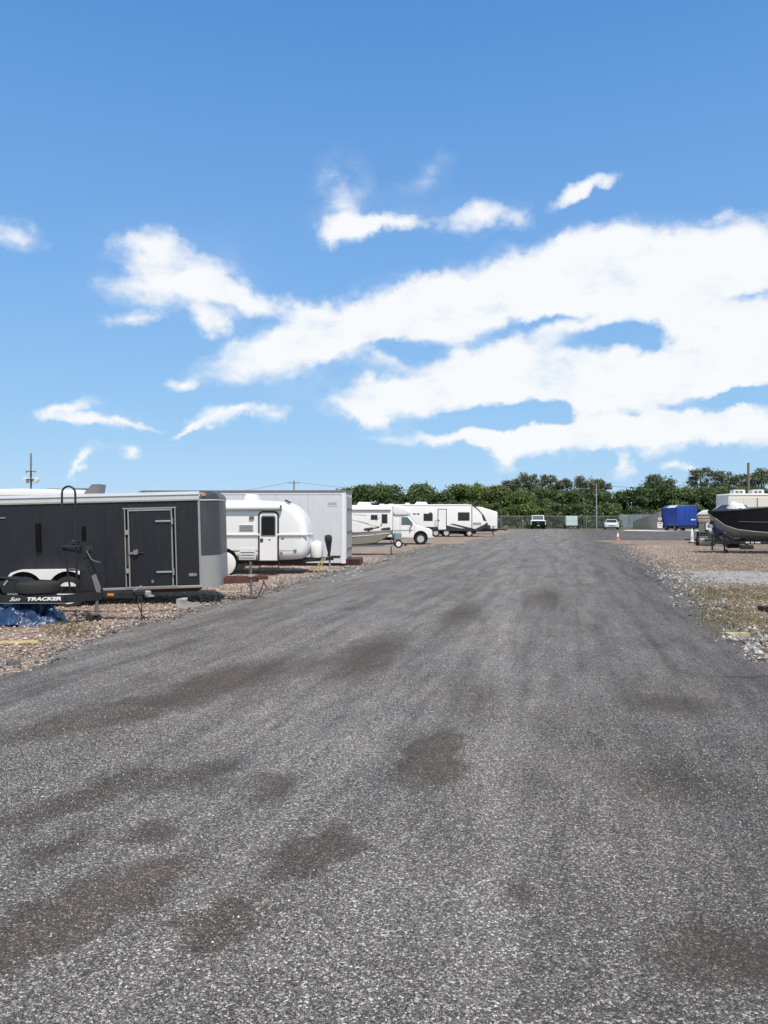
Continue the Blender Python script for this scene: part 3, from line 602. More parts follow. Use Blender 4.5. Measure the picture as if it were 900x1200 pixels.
# ------------------------------------------------------------------ near boat trailer
def text(name, s, size, mat, parent, loc, rot, shear=0.0, off=0.0, sx=1.0):
    cu = bpy.data.curves.new(name, 'FONT'); cu.body = s; cu.size = size; cu.shear = shear; cu.offset = off; cu.extrude = .001
    cu.materials.append(M[mat]); o = bpy.data.objects.new(name, cu); C.objects.link(o); o.parent = parent; o.location = loc; o.rotation_euler = rot; o.scale = (sx, 1, 1)
    me = bpy.data.meshes.new_from_object(o); q = bpy.data.objects.new(name, me); C.objects.link(q); q.parent = parent; q.location = loc; q.rotation_euler = rot; q.scale = (sx, 1, 1)
    bpy.data.objects.remove(o); return q
def boat_trailer():
    t = thing('boat_trailer', 'black boat trailer with winch post, tall hoop ladder and white Sun Tracker lettering', 'boat trailer', (-4.63, 12.6, 0))
    k = .014; Xp = lambda px: (px - 119) * k; Zp = lambda py: H - (py - HY) * k
    rail = obj('side_rail', beam(B(), (-5.0, -.55, .405), (-.36, -.55, .415), .07, .125), 'black', t)
    beam_c = B(); beam(beam_c, (-.38, -.55, .415), (Xp(119), -.06, .42), .07, .125); obj('side_rail', beam_c, 'black', t)
    obj('side_rail', beam(beam(B(), (-5.0, .95, .405), (Xp(72), .95, .415), .07, .125), (Xp(72), .95, .415), (Xp(119), .06, .42), .07, .125), 'black', t)
    for x in (-4.2, -2.6, -1.2): obj('cross_member', beam(B(), (x, -.53, .37), (x, .93, .37), .06, .06), 'black', t)
    bm = B(); box(bm, (-1.98, -.588, .352), (3.2, .004, .008)); obj('rail_edge_stripe', bm, 'galv', rail)
    tg = obj('tongue', bx(Xp(112), Xp(157), -.06, .06, .37, .48, .008), 'black', t)
    mk = obj('marker_light', bx(Xp(127), Xp(135), -.075, -.061, .41, .455, .006), 'amber', tg)
    cp = obj('coupler', box(B(), (Xp(164), 0, .46), (.2, .11, .1), .025), 'black', t)
    box_ = B(); box(box_, (Xp(173), 0, .45), (.1, .09, .09), .02); box(box_, (Xp(176), 0, .405), (.12, .08, .03), .01); obj('coupler_tip', box_, 'galv', cp)
    obj('coupler_lever', beam(B(), (Xp(157), -.02, .5), (Xp(166), -.02, .57), .03, .03), 'galv', cp)
    for dx, sg in ((0, 1), (.05, -1)):
        obj('safety_chain', tube(B(), [(Xp(163)+dx, -.05, .40), (Xp(164)+dx, -.09, .25), (Xp(166)+dx+.03*sg, -.1, .12), (Xp(168)+dx+.05*sg, -.08, .02)], .009, 6), 'dark', t)
    # tongue jack with caster wheels
    j = obj('tongue_jack', tube(B(), [(Xp(116), -.11, .13), (Xp(116), -.11, .44)], .028, 10), 'dullsteel', t)
    c = B()
    for s in (-1, 1): lathe(c, [(0, -.022), (.055, -.022), (.065, -.012), (.065, .012), (.055, .022), (0, .022)], (Xp(116) - .05 + .055*s, -.11 + .02*s, .066), 'y', 16)
    obj('caster', c, 'tyre', j); obj('caster_fork', box(B(), (Xp(116) - .03, -.11, .12), (.12, .08, .03), .006), 'dullsteel', j)
    # winch post: two raked plates, winch, crank, bow roller, bow stop arms
    p = obj('winch_post', beam(beam(B(), (Xp(116), -.05, .48), (Xp(97), -.05, Zp(640)), .035, .09), (Xp(116), .05, .48), (Xp(97), .05, Zp(640)), .035, .09), 'black', t)
    obj('gusset', prism([(Xp(93), .50), (Xp(116), .50), (Xp(107), Zp(668)), (Xp(96), Zp(668))], -.09, -.075), 'black', p)
    obj('post_plate', prism([(Xp(110), Zp(674)), (Xp(115), Zp(672)), (Xp(121), Zp(688)), (Xp(120), Zp(694)), (Xp(116), Zp(694))], -.12, -.105), 'grey', p)
    w = obj('winch', lathe(B(), [(0, -.07), (.07, -.07), (.07, -.055), (.035, -.05), (.035, .05), (.07, .055), (.07, .07), (0, .07)], (Xp(102.5), 0, Zp(645)), 'y', 18), 'dark', p)
    obj('winch_gear', lathe(B(), [(0, -.1), (.045, -.1), (.05, -.085), (0, -.08)], (Xp(105), 0, Zp(643)), 'y', 14), 'dark', w)
    obj('winch_frame', prism([(Xp(97), Zp(634)), (Xp(104), Zp(638)), (Xp(107), Zp(650)), (Xp(100), Zp(654))], -.085, -.075), 'black', w)
    obj('crank', tube(B(), [(Xp(104), -.11, Zp(645)), (Xp(110), -.12, Zp(655)), (Xp(114), -.13, Zp(657)), (Xp(121), -.14, Zp(658.5))], .009, 6), 'dullsteel', w)
    obj('bow_roller', lathe(B(), [(0, Zp(634)), (.034, Zp(634)), (.036, Zp(630)), (.036, Zp(620)), (.028, Zp(617)), (0, Zp(616.5))], (Xp(98.5), -.02, 0), 'z', 14), 'void', p)
    bs = B(); beam(bs, (Xp(76), -.08, Zp(643)), (Xp(95), -.03, Zp(647)), .05, .045); beam(bs, (Xp(76), .08, Zp(640)), (Xp(93), .03, Zp(632)), .05, .05); box(bs, (Xp(88), 0, Zp(636)), (.1, .14, .09), .02); obj('bow_stop', bs, 'dark', p)
    obj('bow_strap', beam(B(), (Xp(90), -.04, Zp(645)), (Xp(90), -.04, Zp(655)), .03, .012), 'black', p)
    # hoop ladder
    pts = [(Xp(86), -.14, Zp(690)), (Xp(83), -.14, Zp(668)), (Xp(76.5), -.14, Zp(640)), (Xp(76.5), -.14, Zp(581))] + [(Xp(84.2) - .107*math.cos(R(a)), -.14, Zp(578) + .107*math.sin(R(a))) for a in range(0, 181, 18)] + [(Xp(92), -.14, Zp(581)), (Xp(92.5), -.14, Zp(640)), (Xp(93.5), -.14, Zp(668)), (Xp(94), -.14, Zp(695))]
    ld = obj('hoop_ladder', tube(B(), pts, .017, 8), 'black', t)
    for py in (668, 641): obj('step', bx(Xp(77 if py < 650 else 83), Xp(98), -.19, -.09, Zp(py), Zp(py)+.025, .005), 'dark', ld)
    # spare wheel lying flat on the rails, fender and wheel
    sp = B(); lathe(sp, [(.2, -.08), (.27, -.092), (.32, -.07), (.33, -.03), (.33, .03), (.32, .07), (.27, .092), (.2, .08)], (0, 0, 0), 'z', 30)
    s = obj('spare_wheel', sp, 'tyre', t); s.location = (Xp(54.5), -.3, .575); obj('rim', lathe(B(), [(.2, .06), (.12, .02), (0, .03)], (0,0,0), 'z', 24), 'galv', s)
    fx = Xp(-6)
    ft = [(fx-.62, .50), (fx-.52, .66), (fx-.38, .735), (fx+.42, .735), (fx+.58, .70), (fx+.72, .56), (fx+.75, .50)]
    f = obj('fender', prism(ft + [(x*1.0, z-.012) for x, z in ft[::-1]], -.42, -.10), 'black', t)
    obj('fender_skirt', prism(ft + [(fx+.36, .49)] + arc(fx, .40, .36, 15, 165, 8) + [(fx-.5, .5)], -.432, -.42), 'black', f)
    obj('fender_brace', beam(B(), (fx+.42, -.44, .70), (fx+.36, -.44, .62), .012, .03), 'galv', f)
    wheel(t, (fx, -.27, .325), .325, .21, 'galv', 5); wheel(t, (fx, .68, .325), .325, .21, 'galv', 5)
    obj('axle', tube(B(), [(fx, -.25, .325), (fx, .66, .325)], .03, 8), 'black', t)
    # lettering painted on the near rail
    text('lettering', 'Sun', .082, 'lettering', rail, (-1.235, -.5875, .388), (R(90), R(-1), 0), .55, .0012, 1.35)
    text('lettering', 'TRACKER', .072, 'lettering', rail, (-.965, -.5875, .392), (R(90), R(-1), 0), .25, .0035, 1.72)
boat_trailer()
def heap(name, label, cat, c, sx, sy, h, mat, seed, n=46, amp=.5):
    V = []; Fq = []; fold_w = 1.5
    for j in range(n+1):
        for i in range(n+1):
            u, v = i/n*2-1, j/n*2-1; d = (u*u + v*v) ** .5; q = Vector((u*1.6 + seed, v*1.6, seed*.37))
            fold = 1 - abs(mnoise.noise(q*1.5))*2.6; fold2 = 1 - abs(mnoise.noise(q*3.4 + Vector((fold_w*mnoise.noise(q), 0, 0))))*2.4
            edge = max(0, 1 - min(1, d*.93)**2.2)
            z = h * edge * (.45 + amp*fold*.7 + .22*fold2*amp*2 + .3*mnoise.noise(q) + .04*amp*(1 - abs(mnoise.noise(q*8))*2))
            V.append((u*sx*(1 + .18*mnoise.noise(q*1.3)) + .03*fold2, v*sy*(1 + .2*mnoise.noise(q*1.1 + Vector((5,0,0)))), max(.006, z)))
    for j in range(n):
        for i in range(n): a = j*(n+1)+i; Fq.append((a, a+1, a+n+2, a+n+1))
    me = arr_mesh(name, V, Fq); me.shade_smooth(); me.set_sharp_from_angle(angle=R(28))
    o = obj(name, me, mat); o.location = c; return tag(o, label, cat)
heap('tarp', 'crumpled blue tarpaulin lying on the gravel beside the near boat trailer', 'tarp', (-5.86, 12.3, .0), .70, .46, .42, 'tarp', 3.3, 80, .6)
# ------------------------------------------------------------------ fibreglass camper
def camper():
    t = thing('camper_trailer', 'small rounded white fibreglass camper with dark framed round-top door', 'camper', (-2.2, 22.4, 0))
    k = .02489; Xp = lambda px: (px - 362) * k; Zp = lambda py: H - (py - HY) * k
    pr = [(-.30,.42),(-.10,.55),(-.01,.77),(0,1.05),(-.03,1.35),(-.13,1.68),(-.30,1.91),(-.50,2.08),(-.75,2.16),(-1.6,2.20),(-3.2,2.19),(-3.7,2.1),(-4.1,1.85),(-4.25,1.4),(-4.3,1.0),(-4.25,.6),(-4.1,.42)]
    obj('shell', pillow(smooth_poly(pr, 2), 0, 2.0, .26, 6), 'fibre', t, 45)
    obj('belt_moulding', pillow([(-4.3, 1.165), (-.03, 1.165), (-.03, 1.215), (-4.3, 1.215)], -.03, .05, .012, 2), 'fibre', t)
    bm = B()
    tube(bm, [(-.27, -.018, 1.19), (-.12, .035, 1.19), (-.03, .14, 1.19), (-.004, .28, 1.19), (-.0, .6, 1.19), (0, 1.4, 1.19)], .026, 8); obj('belt_moulding', bm, 'fibre', t)
    obj('belt_line', bx(-4.1, -.2, -.034, -.028, 1.135, 1.16), 'grey', t)
    def rtop(x0, x1, z0, z1, r):
        return [(x0, z0), (x1, z0)] + arc(x1-r, z1-r, r, 0, 90, 6) + arc(x0+r, z1-r, r, 90, 180, 6)
    fr = obj('door_frame', prism(rtop(Xp(303), Xp(327.4), .40, 1.875, .14), -.02, .05), 'dark', t)
    d = obj('door', prism(rtop(Xp(305), Xp(325.4), .44, 1.83, .11), -.036, -.019), 'fibre', t)
    obj('window_frame', prism(rtop(Xp(306.4), Xp(323.6), 1.14, 1.75, .07), -.044, -.035), 'grey', d)
    obj('window', prism(rtop(Xp(307.4), Xp(322.6), 1.18, 1.71, .055), -.05, -.043), 'glass', d)
    obj('handle', bx(Xp(305.6), Xp(309), -.06, -.036, .98, 1.08, .01), 'dark', d); obj('handle', bx(Xp(315), Xp(318), -.05, -.036, 1.03, 1.06, .006), 'grey', d)
    for z0, z1, px0, px1 in ((1.28, 1.48, 280, 298), (.46, .80, 281, 300)):
        v = obj('vent_panel', bx(Xp(px0), Xp(px1), -.014, .01, z0, z1, .005), 'paleplastic', t)
        for q in range(4 if z1 - z0 < .3 else 3): zz = z0 + (q+.6)*(z1-z0)/4.3; obj('louvre', bx(Xp(px0)+.03, Xp(px1)-.03, -.03, -.014, zz, zz+.018, .003), 'grey', v)
    obj('porch_light', box(B(), (Xp(295.5), -.03, 1.69), (.14, .06, .09), .015), 'wood', t)
    for px, py in ((274.5, 647.5), (330, 648), (331.5, 631), (346, 645)): obj('fitting', bx(Xp(px)-.04, Xp(px)+.04, -.012, .02, Zp(py)-.03 if px < 340 else Zp(py)-.06, Zp(py)+.03, .006), 'grey', t)
    aw = obj('awning', tube(B(), [(Xp(240), -.06, Zp(595.5)), (Xp(329), -.06, Zp(595))], .075, 12), 'paleplastic', t); obj('awning_end', box(B(), (Xp(330), -.06, Zp(595)), (.04, .17, .17), .02), 'grey', aw)
    obj('rain_gutter', bx(Xp(250), Xp(330), -.01, .06, Zp(598.5), Zp(597.5)), 'grey', t)
    ac = obj('roof_air_conditioner', pillow([(Xp(280), 2.18), (Xp(299), 2.18), (Xp(296), 2.38), (Xp(284), 2.40)], .6, 1.3, .06, 3), 'paleplastic', t)
    obj('roof_strap', beam(B(), (Xp(334), .2, 2.2), (Xp(340), .12, 2.12), .08, .03), 'dark', t)
    # wheel under a white tyre cover, dark arch
    arch = obj('wheel_arch', lathe(B(), [(0, -.012), (.40, -.012), (.40, .02), (0, .02)], (Xp(263), 0, .40), 'y', 30), 'void', t)
    for y in (.09, 1.9):
        w = wheel(t, (Xp(263), y, .34), .34, .2, 'galv', 0)
        obj('tyre_cover', lathe(B(), [(0, -.16), (.3, -.155), (.335, -.14), (.35, -.1), (.35, .02)], (0, 0, 0), 'y', 30), 'canvas', w)
    obj('frame_rail', bx(-4.1, -.1, .25, .33, .33, .42), 'black', t); obj('frame_rail', bx(-4.1, -.1, 1.67, 1.75, .33, .42), 'black', t)
    st = obj('entry_step', bx(Xp(304), Xp(328), -.28, .05, .20, .235, .005), 'dark', t); [obj('step_bracket', beam(B(), (Xp(q), -.1, .22), (Xp(q), .25, .4), .03, .03), 'dark', st) for q in (305, 327)]
    for s in (-1, 1): obj('tongue', beam(B(), (-.3, 1.0 + .55*s, .40), (Xp(388), 1.0, .44), .06, .10), 'black', t)
    obj('coupler', box(B(), (Xp(391), 1.0, .49), (.30, .12, .08), .02), 'dark', t)
    pt = B()
    for y in (.82, 1.18): lathe(pt, [(0, .48), (.165, .48), (.18, .52), (.18, .86), (.15, .93), (.07, .965), (.07, .99), (0, .99)], (Xp(368), y, 0), 'z', 20)
    obj('propane_tank', pt, 'white', t); obj('tank_band', bx(Xp(361), Xp(375), .8, 1.2, .64, .66), 'grey', t)
    jk = obj('tongue_jack', tube(B(), [(Xp(384), .98, .09), (Xp(384), .98, .52)], .03, 8), 'galv', t)
    cv = B(); lathe(cv, [(0, .50), (.045, .50), (.05, .62), (.07, .78), (.085, .90), (.11, .97), (.115, 1.09), (.09, 1.15), (0, 1.17)], (Xp(382), .98, 0), 'z', 14)
    for v in cv.verts: v.co.x += .25*(1.2-v.co.z)*.18; v.co += Vector((mnoise.noise(v.co*9), mnoise.noise(v.co*9+Vector((4,4,4))), 0))*.025
    obj('jack_cover', cv, 'blackbag', jk); obj('jack_foot', box(B(), (Xp(384), .98, .045), (.14, .14, .09), .01), 'galv', jk)
    for dx in (0, 4.5): obj('strap', beam(B(), (Xp(377+dx*.6), .7, .48), (Xp(366+dx), .55, .06), .02, .035), 'yel_black', t)
    obj('front_brace', beam(B(), (Xp(352), .4, .45), (Xp(359), .6, .82), .02, .03), 'grey', t)
camper()
# ------------------------------------------------------------------ white container
def container():
    t = thing('shipping_container', 'large white steel storage container with grey roof rail and rusty bumper', 'container', (-1.32, 26.4, 0), R(-2.4))
    L, W, Hh = 7.1, 2.44, 2.585
    obj('body', bx(-L+.02, -.02, .02, W-.02, .14, Hh-.02), 'wsteel', t)
    n = 6; x0, x1 = -L+.16, -.16
    for i in range(n): a = x0+(x1-x0)*i/n; b = x0+(x1-x0)*(i+1)/n; obj('side_panel', bx(a+.006, b-.006, .004, .019, .26, Hh-.12, .003), 'wsteel', t)
    for x in (-L, -.15): 
        for y in (0, W-.15): obj('corner_post', bx(x, x+.15, y-.004, y+.154, .10, Hh, .012), 'white', t)
    obj('top_rail', bx(-L+.15, -.15, -.006, .1, Hh-.11, Hh-.045, .006), 'wsteel', t); obj('roof_edge', bx(-L-.02, .0, -.02, W+.02, Hh-.03, Hh+.045, .01), 'grey', t)
    obj('bottom_rail', bx(-L+.15, -.15, -.006, .1, .12, .25, .006), 'wsteel', t)
    obj('skid', bx(-L+.1, -.02, .06, .3, .0, .12), 'rust', t); obj('skid', bx(-L+.1, -.02, W-.3, W-.06, .0, .12), 'rust', t)
    obj('roof_hook', tube(B(), [(-L-.02, .05, Hh), (-L-.1, .05, Hh+.02), (-L-.14, .05, Hh-.06)], .02, 6), 'grey', t)
    for s in (0, 1):
        d = obj('end_door', bx(-.018, .012, .17+s*1.06, .17+s*1.06+1.03, .26, Hh-.14, .005), 'wsteel', t)
        for yy in (.25, .75): obj('lock_rod', tube(B(), [(.035, .17+s*1.06+yy, .28), (.035, .17+s*1.06+yy, Hh-.16)], .017, 8), 'galv', d)
        for zz in (.6, 1.2, 2.0): obj('rod_bracket', box(B(), (.03, .17+s*1.06+.5, zz), (.05, .62, .05), .008), 'grey', d)
    obj('end_sill', bx(-.15, .01, .15, W-.15, .12, .25), 'rust', t)
    obj('bumper', box(B(), (.26, .9, .14), (.48, 1.3, .22), .03), 'rust', t); obj('bumper', bx(.0, .52, .25, .4, .02, .26, .02), 'rust', t)
    obj('faded_placard', bx(-.62, -.28, -.004, .0035, 2.06, 2.26, .002), 'trim', t)
    for q in range(3): obj('placard_mark', bx(-.59+q*.1, -.52+q*.1, -.008, -.004, 2.12, 2.20), 'hull_grey', t)
container()
# ------------------------------------------------------------------ boats
def hull(st, bm_low, bm_up, flip=1):            # stations: x, half beam at sheer, half beam at chine, keel, chine, sheer
    lo, up = [], []
    for x, hb, cb, zk, zc, zs in st:
        x *= flip
        lo.append([bm_low.verts.new((x, y, z)) for y, z in ((-cb, zc), (-cb*.5, zk + (zc-zk)*.35), (0, zk), (cb*.5, zk + (zc-zk)*.35), (cb, zc))])
        up.append([bm_up.verts.new((x, y, z)) for y, z in ((-cb, zc), (-(cb*.4+hb*.6), zc*.45+zs*.55), (-hb, zs), (-hb*.86, zs+.015), (hb*.86, zs+.015), (hb, zs), (cb*.4+hb*.6, zc*.45+zs*.55), (cb, zc))])
    for rows, b in ((lo, bm_low), (up, bm_up)):
        for q0, q1 in zip(rows, rows[1:]):
            for k in range(len(q0)-1): b.faces.new((q0[k], q0[k+1], q1[k+1], q1[k]))
        for e in (rows[0], rows[-1]): b.faces.new(e)
def jon_boat():
    Z = 34.6; k = Z/F; Xp = lambda px: (px - 458) * k; Zp = lambda py: H - (py - HY) * k
    t = thing('jon_boat', 'olive grey aluminium jon boat with pale stripe on a trailer behind the container', 'boat', P(458, HY, Z) - Vector((0, -.1, H)))
    st = [(.1, .50, .46, 1.04, 1.06, 1.10), (-.25, .58, .53, .74, .80, 1.10), (-.7, .66, .60, .52, .58, 1.06), (-1.4, .70, .62, .45, .50, 1.01), (-4.3, .70, .62, .44, .49, .98)]
    a, b = B(), B(); hull([(x, p, q, z0, z1, z2) for x, p, q, z0, z1, z2 in st], a, b); obj('hull', b, 'olive', t, 30); obj('hull_bottom', a, 'olive', t, 30)
    obj('stripe', tube(tube(B(), [(-.05, -.5, .99), (-.35, -.585, .97), (-.9, -.655, .90), (-1.6, -.69, .85), (-4.2, -.69, .82)], .018, 5), [(0, .5, 1.0), (0, -.5, 1.0)], .018, 5), 'trim', t)
    obj('gunwale', tube(B(), [(0, -.51, 1.095), (-.9, -.67, 1.06), (-1.6, -.71, 1.01), (-4.3, -.71, .99)], .022, 6), 'olive', t)
    for px in (432, 452): 
        s = obj('folded_seat', box(B(), (Xp(px), 0, 1.16), (.42, .4, .12), .04, (0, R(-8), 0)), 'dark', t); obj('seat_base', box(B(), (Xp(px), 0, 1.06), (.12, .12, .14), .01), 'dark', s)
    obj('trolling_motor', tube(B(), [(Xp(442), -.1, 1.22), (Xp(426), -.12, 1.14)], .03, 8), 'dark', t)
    obj('trolling_motor', box(B(), (Xp(443), -.1, 1.25), (.14, .09, .1), .03), 'grey', t)
    tr = thing('boat_trailer', 'small dark boat trailer with spare wheel under the olive jon boat', 'boat trailer', P(458, HY, Z) - Vector((0, -.1, H)))
    for y in (-.45, .45):
        obj('frame_rail', beam(B(), (-4.2, y, .42), (-.9, y, .42), .05, .08), 'galv', tr); obj('frame_rail', beam(B(), (-.9, y, .42), (.25, y*.1, .42), .05, .08), 'galv', tr)
        obj('bunk', beam(B(), (-4.0, y*.8, .48), (-1.3, y*.8, .50), .09, .06), 'dark', tr)
    obj('tongue', bx(.1, Xp(474), -.04, .04, .38, .46, .005), 'galv', tr); obj('coupler', box(B(), (Xp(475), 0, .44), (.16, .08, .08), .02), 'dark', tr)
    obj('winch_post', beam(beam(B(), (Xp(462), 0, .42), (Xp(460), 0, .98), .06, .06), (Xp(460), 0, .95), (Xp(456), 0, .95), .08, .06), 'dark', tr)
    obj('winch_box', box(B(), (Xp(466), .05, .83), (.36, .2, .36), .05), 'greybox', tr)
    jk = obj('tongue_jack', tube(B(), [(Xp(458.5), -.1, .04), (Xp(458.5), -.1, .62)], .025, 8), 'dark', tr); obj('jack_foot', box(B(), (Xp(459), -.1, .025), (.2, .16, .05), .01), 'dark', jk); obj('jack_handle', tube(B(), [(Xp(458.5), -.1, .6), (Xp(456), -.16, .66)], .012, 6), 'dark', jk)
    wheel(tr, (Xp(467), -.12, Zp(637.3)), .185, .12, 'white', 0, .62)
    for y in (-.75, .75): wheel(tr, (-3.2, y, .27), .27, .16, 'galv', 0)
jon_boat()
# ------------------------------------------------------------------ motorhome
def motorhome():
    Z = 47.5; k = Z/F; Xp = lambda px: (px - 507) * k; Zp = lambda py: H - (py - HY) * k
    t = thing('motorhome', 'white cab-over motorhome with van front parked behind the jon boat', 'motorhome', P(507, HY, Z) - Vector((0, 0, H)))
    rz = Zp(592)
    obj('house_body', pillow([(-7.2, .45), (-2.45, .45), (-2.45, rz), (-7.1, rz), (-7.2, rz-.1)], 0, 2.25, .06, 3), 'white', t)
    obj('over_cab', pillow(smooth_poly([(-2.6, Zp(604.3)), (-1.45, Zp(604.3)), (-1.32, Zp(601)), (-1.52, Zp(597)), (-1.75, rz-.02), (-2.6, rz+.01)], 1), .03, 2.22, .12, 4), 'white', t, 40)
    obj('over_cab_seam', bx(-2.47, -2.44, -.008, .02, .5, rz-.05), 'grey', t)
    cab = [(-2.6, .38), (-.06, .36), (0, .46), (-.0, .80), (-.08, .93), (-.22, 1.0), (-.95, 1.20), (-1.48, 1.80), (-2.6, 1.82)]
    cb = obj('cab', pillow(cab, .12, 2.12, .1, 4), 'white', t, 30)
    obj('cab_window', prism([(-1.93, 1.22), (-1.22, 1.22), (-1.24, 1.34), (-1.55, 1.70), (-1.93, 1.70)], .105, .135), 'cabglass', cb)
    obj('windscreen', prism([(-.98, 1.235), (-.94, 1.235), (-1.44, 1.80), (-1.48, 1.80)], .25, 2.0), 'cabglass', cb)
    obj('mirror', box(B(), (Xp(482), -.06, 1.2), (.10, .14, .26), .03), 'grey', cb)
    obj('door_seam', bx(-2.02, -2.005, .112, .13, .55, 1.75), 'grey', cb); obj('door_seam', bx(-1.12, -1.105, .112, .13, .6, 1.2), 'grey', cb)
    obj('cab_stripe', prism([(-2.6, .82), (-1.2, .86), (-1.2, .92), (-2.6, .90)], .112, .125), 'hull_grey', cb)
    obj('cab_swoosh', prism([(-1.5, 1.02), (-1.25, 1.12), (-1.35, 1.2), (-1.3, 1.1)], .108, .12), 'dblue', cb)
    obj('headlight', bx(-.14, .012, .18, .5, .72, .88, .02), 'chrome', cb); obj('headlight', bx(-.14, .012, 1.74, 2.06, .72, .88, .02), 'chrome', cb)
    obj('grille', bx(-.02, .02, .55, 1.7, .62, .88, .01), 'chrome', cb); obj('bumper', bx(-.12, .09, .16, 2.08, .36, .52, .03), 'silver', t)
    obj('wheel_arch', lathe(B(), [(0, -.0), (.44, 0), (.44, .03), (0, .03)], (Xp(493), .105, .42), 'y', 28), 'void', cb)
    obj('wheel_arch', lathe(B(), [(0, -.0), (.46, 0), (.46, .03), (0, .03)], (-5.2, -.01, .42), 'y', 28), 'void', t)
    for y in (.2, 2.0): wheel(t, (Xp(493), y, .345), .345, .22, 'silver', 0, .62)
    for y in (.12, 2.1): wheel(t, (-5.2, y, .345), .345, .24, 'silver', 0, .62)
    for px0, px1, py0, py1 in ((435, 438.2, 603.8, 608.8), (438.8, 442, 603.8, 608.8), (447.6, 453.6, 603, 613)):
        w = obj('window', bx(Xp(px0), Xp(px1), -.02, .02, Zp(py1), Zp(py0), .01), 'glass', t); obj('window_frame', bx(Xp(px0)-.03, Xp(px1)+.03, -.01, .01, Zp(py1)-.03, Zp(py0)+.03, .005), 'grey', w)
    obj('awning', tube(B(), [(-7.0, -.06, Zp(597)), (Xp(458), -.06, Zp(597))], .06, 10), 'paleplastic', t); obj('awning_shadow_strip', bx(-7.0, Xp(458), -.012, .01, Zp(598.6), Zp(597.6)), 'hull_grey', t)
    obj('entry_latch', bx(Xp(446), Xp(447.6), -.03, .01, Zp(616), Zp(614.3), .01), 'dark', t)
    for a, b in (((412, 609), (432, 613.5)), ((414, 603), (430, 604)), ((420, 611), (445, 618)), ((445, 606), (440, 611))):
        obj('swoosh', beam(B(), (Xp(a[0]), -.003, Zp(a[1])), (Xp(b[0]), -.003, Zp(b[1])), .012, .03), 'hull_grey', t)
    ac = obj('roof_air_conditioner', pillow([(Xp(417), rz), (Xp(435.5), rz), (Xp(433), rz+.2), (Xp(420), rz+.22)], .7, 1.5, .07, 3), 'white', t)
    for px in (447, 458): obj('roof_vent', box(B(), (Xp(px), 1.1, rz+.05), (.3, .3, .1), .02), 'white', t)
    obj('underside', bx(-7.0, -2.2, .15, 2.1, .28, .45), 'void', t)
motorhome()
